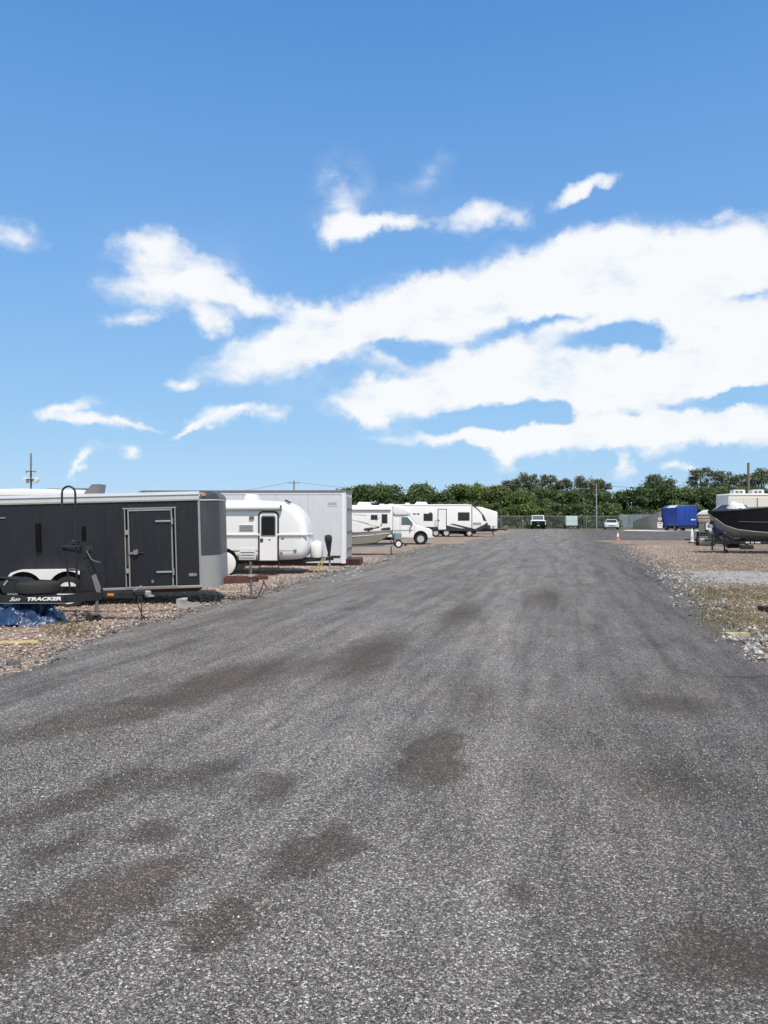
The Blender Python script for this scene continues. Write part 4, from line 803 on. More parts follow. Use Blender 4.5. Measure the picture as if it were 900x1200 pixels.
# ------------------------------------------------------------------ white travel trailer and the one beyond
def travel_trailer():
    Z = 66.0; k = Z/F; Xp = lambda px: (px - 553) * k; Zp = lambda py: H - (py - HY) * k
    t = thing('travel_trailer', 'long white travel trailer with black skirt and slanted dark nose', 'camper', P(553, HY, Z) - Vector((0, 0, H)))
    pr = [(-7.8, .55), (.35, .55), (1.2, .75), (1.38, .95), (1.22, 1.35), (.98, 1.85), (.55, 2.36), (.05, 2.74), (-.3, 2.80), (-7.7, 2.80), (-7.8, 2.7)]
    obj('body', pillow(pr, 0, 2.4, .05, 3), 'fibre', t, 30)
    obj('roof_edge', bx(-7.8, -.1, -.03, .04, 2.70, 2.76, .008), 'white', t); obj('nose_trim', bx(-.03, .03, -.012, .02, .6, 2.74), 'dark', t)
    obj('nose_edge', tube(B(), [(.03, -.005, 2.74), (.56, -.005, 2.34), (1.0, -.005, 1.83), (1.24, -.005, 1.33)], .035, 6), 'dark', t)
    obj('nose_window', beam(B(), (.97, 1.2, 1.93), (1.24, 1.2, 1.37), 1.9, .06), 'glass', t)
    obj('nose_window_side', prism([(.86, 1.85), (1.0, 1.87), (1.2, 1.4), (1.0, 1.38)], -.015, .02), 'glass', t)
    obj('nose_mask', prism([(.2, .62), (1.16, .72), (1.40, .95), (1.28, 1.22), (.98, 1.02), (.55, .82)], -.02, .5), 'dark', t)
    obj('nose_mask', bx(1.2, 1.42, .3, 2.2, .7, 1.25, .08), 'dark', t)
    obj('skirt', prism([(-7.8, .50), (.5, .50), (1.05, .66), (.4, .68), (-1.0, .74), (-2.9, .86), (-7.8, .86)], -.018, .03), 'dark', t)
    obj('swoosh', prism([(-1.9, 1.12), (-1.6, 1.14), (.2, .70), (-.3, .66)], -.022, .01), 'dark', t)
    obj('swoosh', prism([(-2.6, .90), (-2.2, 1.0), (-.9, .72), (-1.4, .70)], -.022, .01), 'dark', t)
    d = obj('door', bx(Xp(513.6), Xp(522.6), -.03, .02, Zp(620.5), Zp(597.2), .01), 'fibre', t); obj('door_frame', bx(Xp(512.8), Xp(523.5), -.016, .02, Zp(621), Zp(596.3), .01), 'dark', t)
    obj('door_lock', box(B(), (Xp(514.2), -.04, Zp(609.8)), (.12, .05, .1), .02), 'dark', d)
    obj('grab_handle', tube(B(), [(Xp(512), -.03, Zp(609)), (Xp(510), -.08, Zp(610)), (Xp(510), -.08, Zp(615)), (Xp(512), -.03, Zp(616))], .018, 6), 'grey', t)
    for px0, px1, py0, py1 in ((497, 506.4, 602.5, 609.8), (537.3, 549.6, 601, 609.5)):
        w = obj('window', bx(Xp(px0), Xp(px1), -.035, .02, Zp(py1), Zp(py0), .01), 'glass', t); obj('window_frame', bx(Xp(px0)-.05, Xp(px1)+.05, -.02, .02, Zp(py1)-.05, Zp(py0)+.05, .01), 'dark', w)
    obj('window_awning', bx(Xp(503), Xp(506), -.04, .0, Zp(603), Zp(600.5), .01), 'dark', t)
    for px in (485.6, 490): obj('vent_cover', bx(Xp(px)-.12, Xp(px)+.12, -.03, .01, Zp(603), Zp(601.6), .02), 'dark', t)
    obj('storage_hatch', bx(Xp(553)+.08, Xp(564), -.008, .01, 1.0, 1.25, .01), 'hull_grey', t)
    obj('roof_air_conditioner', pillow([(Xp(486), 2.79), (Xp(502.5), 2.79), (Xp(500), 3.02), (Xp(489), 3.04)], .8, 1.6, .08, 3), 'white', t)
    obj('roof_vent', box(B(), (Xp(478), 1.2, 2.87), (.4, .4, .16), .04), 'white', t)
    for x in (-3.1, -2.2):
        for y in (.1, 2.3): wheel(t, (x, y, .34), .34, .2, 'silver', 0)
    for y in (-.0, 2.3): wheel(t, (Xp(550), y+.1, .30), .30, .18, 'silver', 0)
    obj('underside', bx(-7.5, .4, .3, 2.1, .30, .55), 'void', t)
    for s in (-1, 1): obj('tongue', beam(B(), (.5, 1.2+.6*s, .5), (2.2, 1.2, .5), .08, .13), 'black', t)
    obj('propane_cover', pillow([(1.3, .55), (1.75, .55), (1.7, 1.0), (1.4, 1.05)], .85, 1.55, .08, 3), 'dark', t); obj('tongue_jack', tube(B(), [(2.0, 1.2, .05), (2.0, 1.2, .95)], .04, 8), 'dark', t); obj('coupler', box(B(), (2.25, 1.2, .52), (.25, .12, .1), .02), 'dark', t)
    for x in (-4.6, .1): obj('stabiliser_jack', tube(B(), [(x, .3, .02), (x-.2, .3, .5)], .03, 6), 'dark', t)
travel_trailer()
def far_camper():
    Z = 76.0; k = Z/F; Xp = lambda px: (px - 583) * k; Zp = lambda py: H - (py - HY) * k
    t = thing('camper_trailer', 'plain white camper peeking out beyond the long travel trailer', 'camper', P(583, HY, Z) - Vector((0, 0, H)))
    obj('body', pillow([(-6.5, .55), (-.05, .55), (0, .65), (0, Zp(600.2)), (-.08, Zp(599.6)), (-1.55, Zp(594.3)), (-1.9, Zp(594)), (-6.5, Zp(594.4))], 0, 2.3, .07, 3), 'white', t, 30)
    obj('window', bx(-2.6, -1.7, -.02, .02, 1.4, 1.9, .01), 'glass', t); obj('trim', bx(-6.4, -.1, -.015, .02, .72, .78), 'hull_grey', t)
    for y in (.1, 2.2): wheel(t, (-3.4, y, .34), .34, .2, 'silver', 0)
    for s in (-1, 1): obj('tongue', beam(B(), (-.2, 1.15+.5*s, .45), (1.1, 1.15, .45), .08, .12), 'black', t)
    obj('tongue_jack', tube(B(), [(.9, 1.15, .02), (.9, 1.15, .8)], .035, 8), 'galv', t); obj('stabiliser_jack', tube(B(), [(-.5, .3, .02), (-.5, .3, .6)], .04, 6), 'grey', t)
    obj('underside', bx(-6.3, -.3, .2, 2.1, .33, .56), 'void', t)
far_camper()
# ------------------------------------------------------------------ vehicles at the far end
def pickup():
    Z = 107.0
    t = thing('pickup_truck', 'white pickup truck with big black grille parked against the far fence', 'pickup', P(631, HY, Z) - Vector((0, 0, H)), R(-99))
    body = [(-5.5, .45), (-.15, .42), (0, .55), (0, 1.12), (-.12, 1.2), (-1.35, 1.28), (-1.9, 1.32), (-5.5, 1.32)]
    obj('body', pillow(body, -1.0, 1.0, .1, 4), 'white', t)
    cab = [(-3.9, 1.28), (-1.3, 1.26), (-2.0, 1.90), (-2.3, 1.97), (-3.7, 1.97), (-3.85, 1.9)]
    cb = obj('cab', pillow(cab, -.86, .86, .16, 4), 'white', t)
    obj('windscreen', beam(B(), (-1.37, 0, 1.33), (-1.97, 0, 1.87), 1.5, .03), 'cabglass', cb)
    for s in (-1, 1):
        obj('side_window', prism([(-3.6, 1.36), (-1.75, 1.36), (-2.15, 1.82), (-3.5, 1.85)], s*.865-.01, s*.865+.01), 'glass', cb)
        m_ = obj('mirror', box(B(), (-1.75, s*1.12, 1.42), (.12, .2, .26), .04), 'dark', t); obj('mirror_arm', beam(B(), (-1.75, s*.9, 1.34), (-1.75, s*1.1, 1.36), .05, .05), 'dark', m_)
        obj('headlight', bx(-.12, .03, s*.97, s*.86, .92, 1.08, .03), 'chrome', t)
        obj('fog_light', bx(-.02, .07, s*.72-.09, s*.72+.09, .52, .6, .01), 'chrome', t)
        for x in (-.95, -4.35): wheel(t, (x, s*.86, .39), .39, .26, 'dark', 5).rotation_euler = (0, 0, R(180) if s > 0 else 0)
    gr = obj('grille', bx(-.04, .05, -.90, .90, .60, 1.17, .03), 'void', t)
    for z in (.74, .84, .94, 1.03): obj('grille_bar', bx(.05, .06, -.7, .7, z, z+.03, .004), 'black', gr)
    obj('badge', bx(.06, .07, -.1, .1, .88, .93, .01), 'chrome', gr)
    obj('bumper', bx(-.1, .12, -1.0, 1.0, .36, .66, .04), 'void', t); obj('number_plate', bx(.12, .13, -.15, .15, .5, .58), 'paleplastic', t)
    obj('cab_light_bar', bx(-2.3, -2.2, -.5, .5, 1.96, 2.0, .01), 'grey', cb)
pickup()
def tote_trailer():
    Z = 107.0
    t = thing('box_trailer', 'small pale teal box trailer on dark chassis by the far fence', 'trailer', P(670, HY, Z) - Vector((0, 0, H)), R(-102))
    b = obj('box', bx(-2.8, 0, -.78, .78, .52, 1.86, .03), 'teal', t)
    for y in (-.38, .0, .38): obj('rib', bx(-.01, .02, y-.02, y+.02, .56, 1.8, .006), 'white', b)
    obj('door_bar', bx(.0, .03, -.74, .74, 1.2, 1.24, .006), 'trim', b)
    obj('chassis', bx(-2.9, .08, -.85, .85, .36, .50, .02), 'dark', t)
    for s in (-1, 1):
        for x in (-1.5,): wheel(t, (x, s*.92, .31), .31, .2, 'galv', 0).rotation_euler = (0, 0, R(180) if s > 0 else 0)
        obj('fender', prism([(-1.95, .5), (-1.9, .68), (-1.1, .68), (-1.05, .5), (-1.1, .64), (-1.88, .64)], s*.92-.12, s*.92+.12), 'dark', t)
        obj('tail_light', bx(.08, .1, s*.7-.08, s*.7+.08, .4, .47, .01), 'red', t)
tote_trailer()
def sedan():
    Z = 103.5
    t = thing('sedan', 'white sedan parked by the far fence beside the steel pole', 'car', P(717, HY, Z) - Vector((0, 0, H)), R(-105))
    body = [(-4.6, .32), (-.1, .28), (0, .45), (-.05, .70), (-.3, .80), (-1.3, .93), (-3.7, .97), (-4.5, .95), (-4.65, .7)]
    obj('body', pillow(body, -.92, .92, .14, 5), 'white', t)
    cb = obj('cabin', pillow([(-4.1, .94), (-1.15, .90), (-1.95, 1.33), (-2.3, 1.40), (-3.2, 1.40), (-3.6, 1.3)], -.76, .76, .2, 5), 'white', t)
    obj('windscreen', beam(B(), (-1.22, 0, .96), (-1.95, 0, 1.34), 1.32, .03), 'glass', cb)
    for s in (-1, 1):
        obj('side_window', prism([(-3.5, .99), (-1.7, .98), (-2.15, 1.3), (-3.2, 1.32)], s*.735-.02, s*.735+.02), 'glass', cb)
        obj('headlight', bx(-.25, .0, s*.86, s*.55, .62, .74, .03), 'chrome', t); obj('mirror', box(B(), (-1.6, s*.98, .98), (.12, .2, .14), .04), 'silver', t)
        for x in (-.85, -3.7): wheel(t, (x, s*.8, .33), .33, .22, 'silver', 5).rotation_euler = (0, 0, R(180) if s > 0 else 0)
    obj('grille', bx(-.06, .012, -.5, .5, .58, .68, .01), 'dark', t); obj('lower_grille', bx(-.06, .02, -.7, .7, .32, .44, .02), 'dark', t); obj('number_plate', bx(.0, .03, -.15, .15, .48, .56), 'paleplastic', t)
sedan()
# ------------------------------------------------------------------ fences
def chain_fence(name, label, a, b, h=1.85, step=.14, post=3.0, wire='galv', extra=None):
    a = Vector((*a, 0)); b = Vector((*b, 0)); d = b - a; L = d.length; u = d.normalized(); nrm = Vector((-u.y, u.x, 0))
    t = thing(name, label, 'fence', a, math.atan2(u.y, u.x))
    n = max(1, round(L/post))
    for i in range(n+1): 
        p = obj('post', tube(B(), [(L*i/n, 0, -.02), (L*i/n, 0, h+.06)], .035, 7), 'galv', t)
    obj('top_rail', tube(B(), [(0, 0, h), (L, 0, h)], .025, 6), 'galv', t)
    V = []; Fc = []; r = .0035
    def wire_(x0, z0, x1, z1):
        k = len(V); dx, dz = x1-x0, z1-z0; q = (dx*dx+dz*dz)**.5; px, pz = -dz/q*r, dx/q*r
        for (x, z) in ((x0, z0), (x1, z1)): V.extend([(x+px, 0, z+pz), (x-px*.5, r*.9, z-pz*.5), (x-px*.5, -r*.9, z-pz*.5)])
        for m_ in range(3): Fc.append((k+m_, k+(m_+1) % 3, k+3+(m_+1) % 3, k+3+m_))
    s = -h
    while s < L:
        x0 = max(0, s); x1 = min(L, s+h)
        if x1 - x0 > .02: wire_(x0, x0-s+.03, x1, x1-s+.03); wire_(x0, h-(x0-s)+.03, x1, h-(x1-s)+.03)
        s += step
    o = obj('wire_mesh', arr_mesh('wire_mesh', V, Fc), wire, t); o['kind'] = 'stuff'
    return t
M['wire'] = pm('dull_wire', (.30,.31,.29), .6, .3, .2, 3)
chain_fence('chain_link_fence', 'long chain link fence closing the far end of the yard', (-14, 111.5), (35.6, 111.5), 1.85, .085, 3.1, 'wire')
chain_fence('chain_link_fence', 'chain link fence returning from the white sedan toward the blue trailer', (35.6, 111.3), (36.6, 98.5), 2.1, .085, 2.2, 'wire')
def screen_gate():
    a = P(742, HY, 107); b = P(774, HY, 97)
    t = thing('sliding_gate', 'tan screened gate standing before the blue trailer', 'gate', (a.x, a.y, 0), math.atan2(b.y-a.y, b.x-a.x)); L = (b-a).length - .0
    n = 5
    for i in range(n): 
        h0 = 1.0 + .28*i; h1 = 1.0 + .28*(i+1)
        obj('screen_panel', prism([(L*i/n+.04, .08), (L*(i+1)/n-.04, .08), (L*(i+1)/n-.04, h1), (L*i/n+.04, h0)], -.015, .015), 'tanscreen', t)
    for i in range(n+1): obj('upright', bx(L*i/n-.04, L*i/n+.04, -.04, .04, 0, 1.08 + .28*i, .008), 'galv', t)
    obj('top_rail', beam(B(), (0, 0, 1.05), (L, 0, 2.45), .06, .06), 'galv', t); obj('bottom_rail', beam(B(), (0, 0, .1), (L, 0, .1), .06, .06), 'galv', t)
screen_gate()
def slat_fence():
    a = P(724, HY, 118); b = P(765, HY, 118)
    t = thing('slat_fence', 'blue grey vertical slat fence behind the tan gate', 'fence', (a.x, a.y, 0)); L = b.x - a.x
    me = None; n = 22
    for i in range(n):
        if me is None: o = obj('slat', bx(0, L/n-.05, -.02, .02, .05, 2.1, .008), 'blueslat', t); me = o.data
        else: o = obj('slat', me, 'blueslat', t)
        o.location = (i*L/n, 0, random.uniform(-.02, .05))
    for z in (.4, 1.8): obj('rail', bx(-.05, L+.05, .021, .07, z, z+.08), 'galv', t)
    for x in (0, L/2, L): obj('post', bx(x-.05, x+.05, .072, .16, 0, 2.15), 'galv', t)
slat_fence()
def sign():
    p = P(773.5, HY, 96.0)
    t = thing('fence_sign', 'white notice board with red mark on a post by the tan gate', 'sign', (p.x, p.y, 0))
    obj('post', tube(B(), [(0, .03, 0), (0, .03, 2.2)], .045, 8), 'galv', t); bd = obj('board', bx(-.32, .32, -.02, .0, .35, 1.05, .008), 'white', t)
    obj('red_mark', bx(-.2, .2, -.026, -.02, .84, .96), 'red', bd); obj('upper_board', bx(-.2, .2, -.02, .0, 1.3, 1.65, .008), 'paleplastic', t); obj('red_mark', bx(-.1, .1, -.026, -.02, 1.42, 1.55), 'red', t)
    for z in (.55, .65): obj('text_line', bx(-.22, .22, -.026, -.02, z, z+.035), 'grey', bd)
sign()
# ------------------------------------------------------------------ poles and wires
def pole(name, label, px, top, Z, r, mat, arm=False, cat='pole'):
    p = P(px, top, Z); t = thing(name, label, cat, (p.x, p.y, 0))
    obj('shaft', tube(B(), [(0, 0, -.1), (0, 0, p.z*.5), (0, 0, p.z)], [r*1.15, r, r*.8], 10), mat, t)
    if arm:
        obj('crossarm', bx(-.9, .9, -.06, .06, p.z-.5, p.z-.38), 'wood', t)
        for x in (-.8, 0, .8): obj('insulator', lathe(B(), [(0, 0), (.05, 0), (.06, .08), (.03, .14), (0, .15)], (x, 0, p.z-.38), 'z', 8), 'grey', t)
    else: obj('cap', lathe(B(), [(r*.85, 0), (r*.85, .06), (0, .12)], (0, 0, p.z-.02), 'z', 10), 'grey', t)
    return p
steel = pole('steel_pole', 'slim pale steel pole standing by the far fence', 699, 567, 108.5, .085, 'galv')
wood = pole('utility_pole', 'brown wooden utility pole behind the dark bass boat', 877, 543, 72, .13, 'wood')
back = pole('utility_pole', 'distant utility pole with crossarm behind the white container', 344.5, 563, 132, .13, 'wood', True)
def wire(label, a, b, sag, r=.02):
    pts = [Vector(a).lerp(Vector(b), s) - Vector((0, 0, 4*sag*s*(1-s))) for s in np.linspace(0, 1, 15)]
    tag(obj('overhead_wire', tube(B(), pts, r, 5), 'dark'), label, 'wire')
wire('overhead wire from the steel pole to the wooden utility pole', (steel.x, steel.y, steel.z-.1), (wood.x, wood.y, wood.z-1.2), .7)
wire('overhead wire running off from the distant crossarm pole over the container', (back.x-.8, back.y, back.z-.3), (back.x-40, back.y+25, 5.0), .9)
wire('overhead wire from the distant crossarm pole toward the trees', (back.x+.8, back.y, back.z-.3), (back.x+22, back.y+3, 6.6), .5)
def mast():
    p = P(36.3, 531, 150); t = thing('antenna_mast', 'tall antenna mast with dish drums on the horizon behind the trailers', 'mast', (p.x, p.y, 0))
    obj('shaft', tube(B(), [(0, 0, 0), (0, 0, p.z*.7), (0, 0, p.z)], [.2, .17, .13], 8), 'wood', t)
    k = 150/F
    for y in (552.5, 562): obj('platform', lathe(B(), [(.2, 0), (.95, 0), (1.0, .08), (.2, .12)], (0, 0, H-(y-HY)*k), 'z', 12), 'galv', t)
    for s in (-1, 1):
        for q, yy in ((0.8, 563.5), (1.15, 562)): obj('dish', lathe(B(), [(0, -.3), (.45, -.25), (.5, 0), (.45, .2), (0, .25)], (s*q, -.1, H-(yy-HY)*k), 'y', 14), 'paleplastic', t)
        obj('panel_antenna', bx(s*.85-.09, s*.85+.09, -.15, .0, H-(555-HY)*k, H-(549-HY)*k, .03), 'trim', t)
    for y in (536, 540, 544, 557): obj('rung_arm', beam(B(), (-.4, 0, H-(y-HY)*k), (.4, 0, H-(y-HY)*k), .06, .06), 'galv', t)
mast()
# ------------------------------------------------------------------ cones, posts, debris
def cone(px, py):
    p = G(px, py); t = thing('traffic_cone', 'orange traffic cone with white collar at the corner of the side lane', 'traffic cone', p)
    obj('base', box(B(), (0, 0, .03), (.36, .36, .05), .015), 'orange', t)
    obj('body', lathe(B(), [(.12, .05), (.03, .60), (0, .60)], (0, 0, 0), 'z', 20), 'orange', t); obj('collar', lathe(B(), [(.094, .27), (.05, .52)], (0, 0, 0), 'z', 20), 'white', t)
cone(724, 633)
def delineator():
    p = G(811, 636.5); t = thing('delineator_post', 'white tapered marker post on dark base at the yard edge', 'post', p)
    obj('base', box(B(), (0, 0, .04), (.42, .42, .08), .02), 'rust', t); obj('body', lathe(B(), [(.12, .07), (.065, .9), (.04, .94), (0, .95)], (0, 0, 0), 'z', 16), 'white', t)
    obj('band', lathe(B(), [(.112, .3), (.104, .42)], (0, 0, 0), 'z', 16), 'trim', t)
delineator()
tag(obj('brick', box(B(), G(818, 638) + Vector((0, 0, .05)), (.35, .2, .1), .01, (0, 0, .4)), 'rust'), 'rusty red brick lying beside the white marker post', 'brick')
def rubble(c, s, mat, seed, rz=0, amt=.3):
    bm = box(B(), (0, 0, s[2]/2), s); bmesh.ops.subdivide_edges(bm, edges=bm.edges[:], cuts=3, use_grid_fill=True)
    for v in bm.verts: v.co += Vector((mnoise.noise(v.co*6+Vector((seed,0,0))), mnoise.noise(v.co*6+Vector((0,seed,0))), mnoise.noise(v.co*6+Vector((0,0,seed)))))*min(s)*amt
    for v in bm.verts: v.co.z = max(v.co.z, -.01)
    o = obj('concrete_lump', bm, mat); o.location = c; o.rotation_euler = (0, 0, rz); return o
tag(rubble(G(213, 713), (.17, .16, .18), 'concrete', 3), 'grey concrete block on the gravel in front of the black trailer door', 'block')
tag(rubble(G(223, 712), (.28, .2, .10), 'concrete', 8, .5), 'flat grey concrete piece lying against the concrete block', 'block')
tag(rubble(G(16, 779), (.13, .10, .05), 'dullsteel', 5, .7), 'dark rough lump of asphalt at the left road edge', 'rubble')
tag(rubble(G(864, 747), (.30, .17, .07), 'palestone', 6, .15), 'flat yellowish slab of broken concrete on the right road edge', 'rubble')
tag(rubble(G(903, 717), (.35, .2, .1), 'black', 9, .1), 'black scrap lying in the dry grass on the right', 'scrap')
a, b = G(-12, 756), G(45, 754.5)
tag(obj('timber_strip', beam(B(), a + Vector((0, 0, .03)), b + Vector((0, 0, .028)), .05, .03), 'yellow'), 'yellow timber strip lying on the gravel before the blue tarp', 'timber')
def ground_line(name, label, cat, pts, r, mat): 
    q = []
    for i in range(len(pts)-1):
        A, Bp = G(*pts[i]), G(*pts[i+1])
        for s in np.linspace(0, 1, 8, endpoint=False): p = A.lerp(Bp, s); q.append((p.x, p.y + .02*mnoise.noise(p*3), r*.9 + .01))
    q.append(tuple(G(*pts[-1]) + Vector((0, 0, r+.01)))); tag(obj(name, tube(B(), q, r, 6), mat), label, cat)
ground_line('rope', 'yellow rope lying on the gravel under the black trailer nose', 'rope', [(168, 697), (205, 695.5), (240, 695), (290, 694)], .013, 'rope')
ground_line('cable', 'thin dark cable lying on the gravel in front of the black trailer', 'cable', [(62, 716), (110, 717.5), (170, 717), (216, 716)], .008, 'rust')
tag(rubble(G(181, 721), (.12, .1, .02), 'yellow', 12), 'small yellow scrap near the concrete block', 'scrap').location = G(222, 727)
# ------------------------------------------------------------------ right-hand yard
def blue_box(label, px, Z, w, l, h, mat, pale, rz):
    p = P(px, HY, Z); t = thing('box_trailer', label, 'trailer', (p.x, p.y, 0), R(rz))
    prof = [(0, .62), (w, .62), (w, h-.12), (w-.12, h), (.5, h), (.0, h-.32)]
    b = obj('body', pillow(prof, 0, l, .09, 3), mat, t)
    if pale: obj('pale_patch', beam(B(), (.0, l*.42, h-.30), (.46, l*.42, h), l*.5, .03), 'paleplastic', b)
    for i in range(4): x = .35 + i*(w-.7)/3; obj('rib', bx(x-.03, x+.03, -.03, .01, .7, h-.3, .01), mat, b)
    obj('label_plate', bx(w-.75, w-.2, -.012, .012, 1.32, 1.46), 'white', b)
    obj('chassis', bx(.1, w-.1, .1, l-.1, .42, .62), 'void', t); obj('bumper', bx(.15, w-.15, -.12, .1, .40, .55, .02), 'dark', t)
    for x in (.15, w-.15):
        for y in (.8, l-1.1): w_ = wheel(t, (x, y, .36), .36, .24, 'grey', 0); w_.rotation_euler = (0, 0, R(-90) if x < 1 else R(90))
    obj('jack_leg', bx(.5, .6, .1, .2, 0, .5), 'dark', t)
    return t
blue_box('bright blue box trailer with slanted roof edge standing by the tan gate', 793.5, 93.0, 2.5, 4.4, 3.15, 'blue', True, 4)
blue_box('dark blue box trailer behind the bow of the dark bass boat', 836, 48.0, 1.95, 3.6, 2.46, 'dblue', True, -22)
def cream_rv():
    Z = 56.0; p = P(853.5, HY, Z); t = thing('travel_trailer', 'cream panelled camper with rooftop units behind the dark bass boat', 'camper', (p.x, p.y, 0), R(-3))
    obj('body', pillow([(0, .6), (7.5, .6), (7.5, 3.35), (7.4, 3.42), (.1, 3.42), (0, 3.32)], 0, 2.4, .06, 3), 'cream', t)
    for i in range(5): x0 = .06 + i*1.0; obj('side_panel', bx(x0+.02, x0+.98, -.018, .01, .75, 3.12, .006), 'cream', t)
    obj('roof_edge', bx(0, 7.5, -.04, .04, 3.28, 3.34, .01), 'trim', t); obj('dark_seam', bx(2.02, 2.08, -.024, .01, 1.9, 3.1), 'dark', t)
    for x in (1.05, 2.4): 
        a = obj('roof_unit', pillow([(x-.45, 3.41), (x+.45, 3.41), (x+.4, 3.72), (x-.4, 3.72)], .6, 1.4, .06, 2), 'paleplastic', t)
        for q in (-.2, .1): obj('unit_grille', bx(x+q-.1, x+q+.12, .59, .61, 3.47, 3.64), 'grey', a)
    w = obj('window', bx(3.5, 4.6, -.04, .02, 1.8, 2.5, .02), 'glass', t)
    for x in (4.6, 5.5): 
        for y in (.1, 2.3): wheel(t, (x, y, .35), .35, .22, 'silver', 0)
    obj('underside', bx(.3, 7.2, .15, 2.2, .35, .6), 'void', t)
    obj('support_leg', bx(.4, .5, .3, .4, 0, .4), 'dark', t); obj('support_leg', bx(.4, .5, 2.0, 2.1, 0, .4), 'dark', t)
cream_rv()
def bass_boat():
    Z = 35.2; k = Z/F; p = P(839, HY, Z); t = thing('bass_boat', 'dark navy bass boat with pale grey bottom, bow pointing at the road', 'boat', (p.x, p.y + .9, 0))
    st = [(0, .03, .02, 1.90, 1.93, 2.0), (.22, .36, .28, 1.55, 1.66, 2.0), (.6, .62, .48, 1.12, 1.32, 2.02), (1.1, .84, .66, .80, 1.13, 2.05), (1.8, 1.0, .80, .70, 1.04, 2.12), (2.6, 1.08, .88, .68, .98, 2.18), (5.6, 1.1, .92, .68, .94, 2.1)]
    a, b = B(), B(); hull(st, a, b); obj('hull_side', b, 'hull_dark', t, 40); obj('hull_bottom', a, 'hull_grey', t, 40)
    obj('rub_rail', tube(B(), [(x, -hb-.01, zs-.03) for x, hb, cb, zk, zc, zs in st], .022, 6), 'dark', t)
    obj('side_stripe', tube(B(), [(x+.0, -(cb*.55+hb*.45)-.012, zc*.6+zs*.4) for x, hb, cb, zk, zc, zs in st[3:]], .010, 5), 'grey', t)
    obj('chine_stripe', tube(B(), [(x, -cb-.008, zc) for x, hb, cb, zk, zc, zs in st[1:]], .014, 5), 'silver', t)
    obj('console', pillow([(3.0, 2.1), (3.9, 2.1), (3.8, 2.55), (3.4, 2.6)], -.6, .1, .06, 3), 'hull_dark', t)
    obj('trolling_motor', tube(B(), [(.3, 0, 2.06), (1.3, .1, 2.12)], .03, 8), 'dark', t)
    cv = heap('boat_cover', 'bunched white canvas cover lying on the foredeck of the bass boat', 'cover', (p.x + 1.35, p.y + .95, 2.08), .42, .5, .42, 'canvas', 6.1, 30, .35)
    tr = thing('boat_trailer', 'black boat trailer with small white lettering under the dark bass boat', 'boat trailer', (p.x, p.y + .9, 0))
    kk = lambda px: (px - 839) * k
    for y in (-.7, .7):
        rl = obj('side_rail', beam(B(), (kk(868), y, .52), (6.2, y, .50), .08, .14), 'black', tr); obj('side_rail', beam(B(), (kk(868), y, .52), (.35, y*.1, .60), .08, .12), 'black', tr)
        obj('bunk', beam(B(), (1.6, y*.6, .64), (5.2, y*.6, .64), .12, .08), 'dark', tr)
        wheel(tr, (3.9, y*1.45, .34), .34, .22, 'silver', 5); f = obj('fender', prism([(3.35, .5), (3.45, .7), (3.65, .78), (4.15, .78), (4.35, .7), (4.45, .5), (4.4, .5), (4.3, .68), (4.12, .74), (3.68, .74), (3.5, .68), (3.4, .5)], y*1.45-.13, y*1.45+.13), 'black', tr)
        obj('step_pad', bx(kk(870), kk(885), y-.1, y+.1, .22, .42, .03), 'tyre', tr)
        obj('pad_bracket', bx(kk(876), kk(879), y-.04, y+.04, .40, .48), 'dark', tr)
    obj('tongue', bx(kk(833.5), .55, -.05, .05, .55, .66, .008), 'black', tr); obj('coupler', box(B(), (kk(832), 0, .64), (.25, .12, .1), .03), 'galv', tr)
    for i in range(11):
        if i in (3, 6): continue
        obj('letter', bx(kk(876)+i*.062, kk(876)+i*.062+.043, -.746, -.741, .50, .56), 'lettering', tr)
    jk = obj('tongue_jack', tube(B(), [(kk(857), -.2, .12), (kk(857), -.2, .85)], .04, 10), 'black', tr); obj('caster', lathe(B(), [(0, -.05), (.09, -.05), (.1, -.03), (.1, .03), (.09, .05), (0, .05)], (kk(858.5), -.2, .10), 'y', 16), 'tyre', jk); obj('jack_bracket', bx(kk(857)-.05, kk(857)+.05, -.2, .0, .55, .62), 'black', jk)
    obj('winch_post', beam(beam(B(), (.55, 0, .62), (.12, 0, 1.45), .1, .1), (.12, 0, 1.35), (.30, 0, 1.50), .08, .08), 'black', tr); obj('winch', lathe(B(), [(0, -.12), (.09, -.12), (.09, .12), (0, .12)], (.12, 0, 1.28), 'y', 14), 'galv', tr)
    obj('post_brace', beam(B(), (.25, 0, 1.2), (1.15, 0, .62), .06, .06), 'black', tr); obj('post_brace', beam(B(), (.12, .12, 1.0), (.85, .12, .62), .05, .05), 'galv', tr)
bass_boat()
def covered_boat():
    Z = 55.0; k = Z/F; p = P(817, HY, Z); t = thing('covered_boat', 'small tan boat under a white cover beside the bright blue trailer', 'boat', (p.x, p.y, 0), R(-22))
    w = .92
    obj('hull', pillow([(.12, 1.28), (w-.1, 1.28), (w, 1.55), (w, 1.86), (0, 1.86), (0, 1.5)], 0, 3.4, .12, 3), 'tan', t)
    obj('hull_band', bx(-.02, w+.02, -.015, .2, 1.60, 1.65, .01), 'wood', t)
    cv = obj('cover', pillow([(-.05, 1.84), (w+.05, 1.84), (w+.04, 2.08), (w*.75, 2.22), (w*.4, 2.17), (.1, 2.02)], -.06, 3.4, .1, 3), 'canvas', t)
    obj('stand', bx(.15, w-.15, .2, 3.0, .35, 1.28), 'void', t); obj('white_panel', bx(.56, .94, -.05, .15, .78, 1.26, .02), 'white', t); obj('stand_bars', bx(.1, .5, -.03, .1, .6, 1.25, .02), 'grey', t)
    for y in (.6, 2.4):
        for x in (.05, w-.05): w_ = wheel(t, (x, y, .3), .3, .18, 'grey', 0); w_.rotation_euler = (0, 0, R(90))
covered_boat()
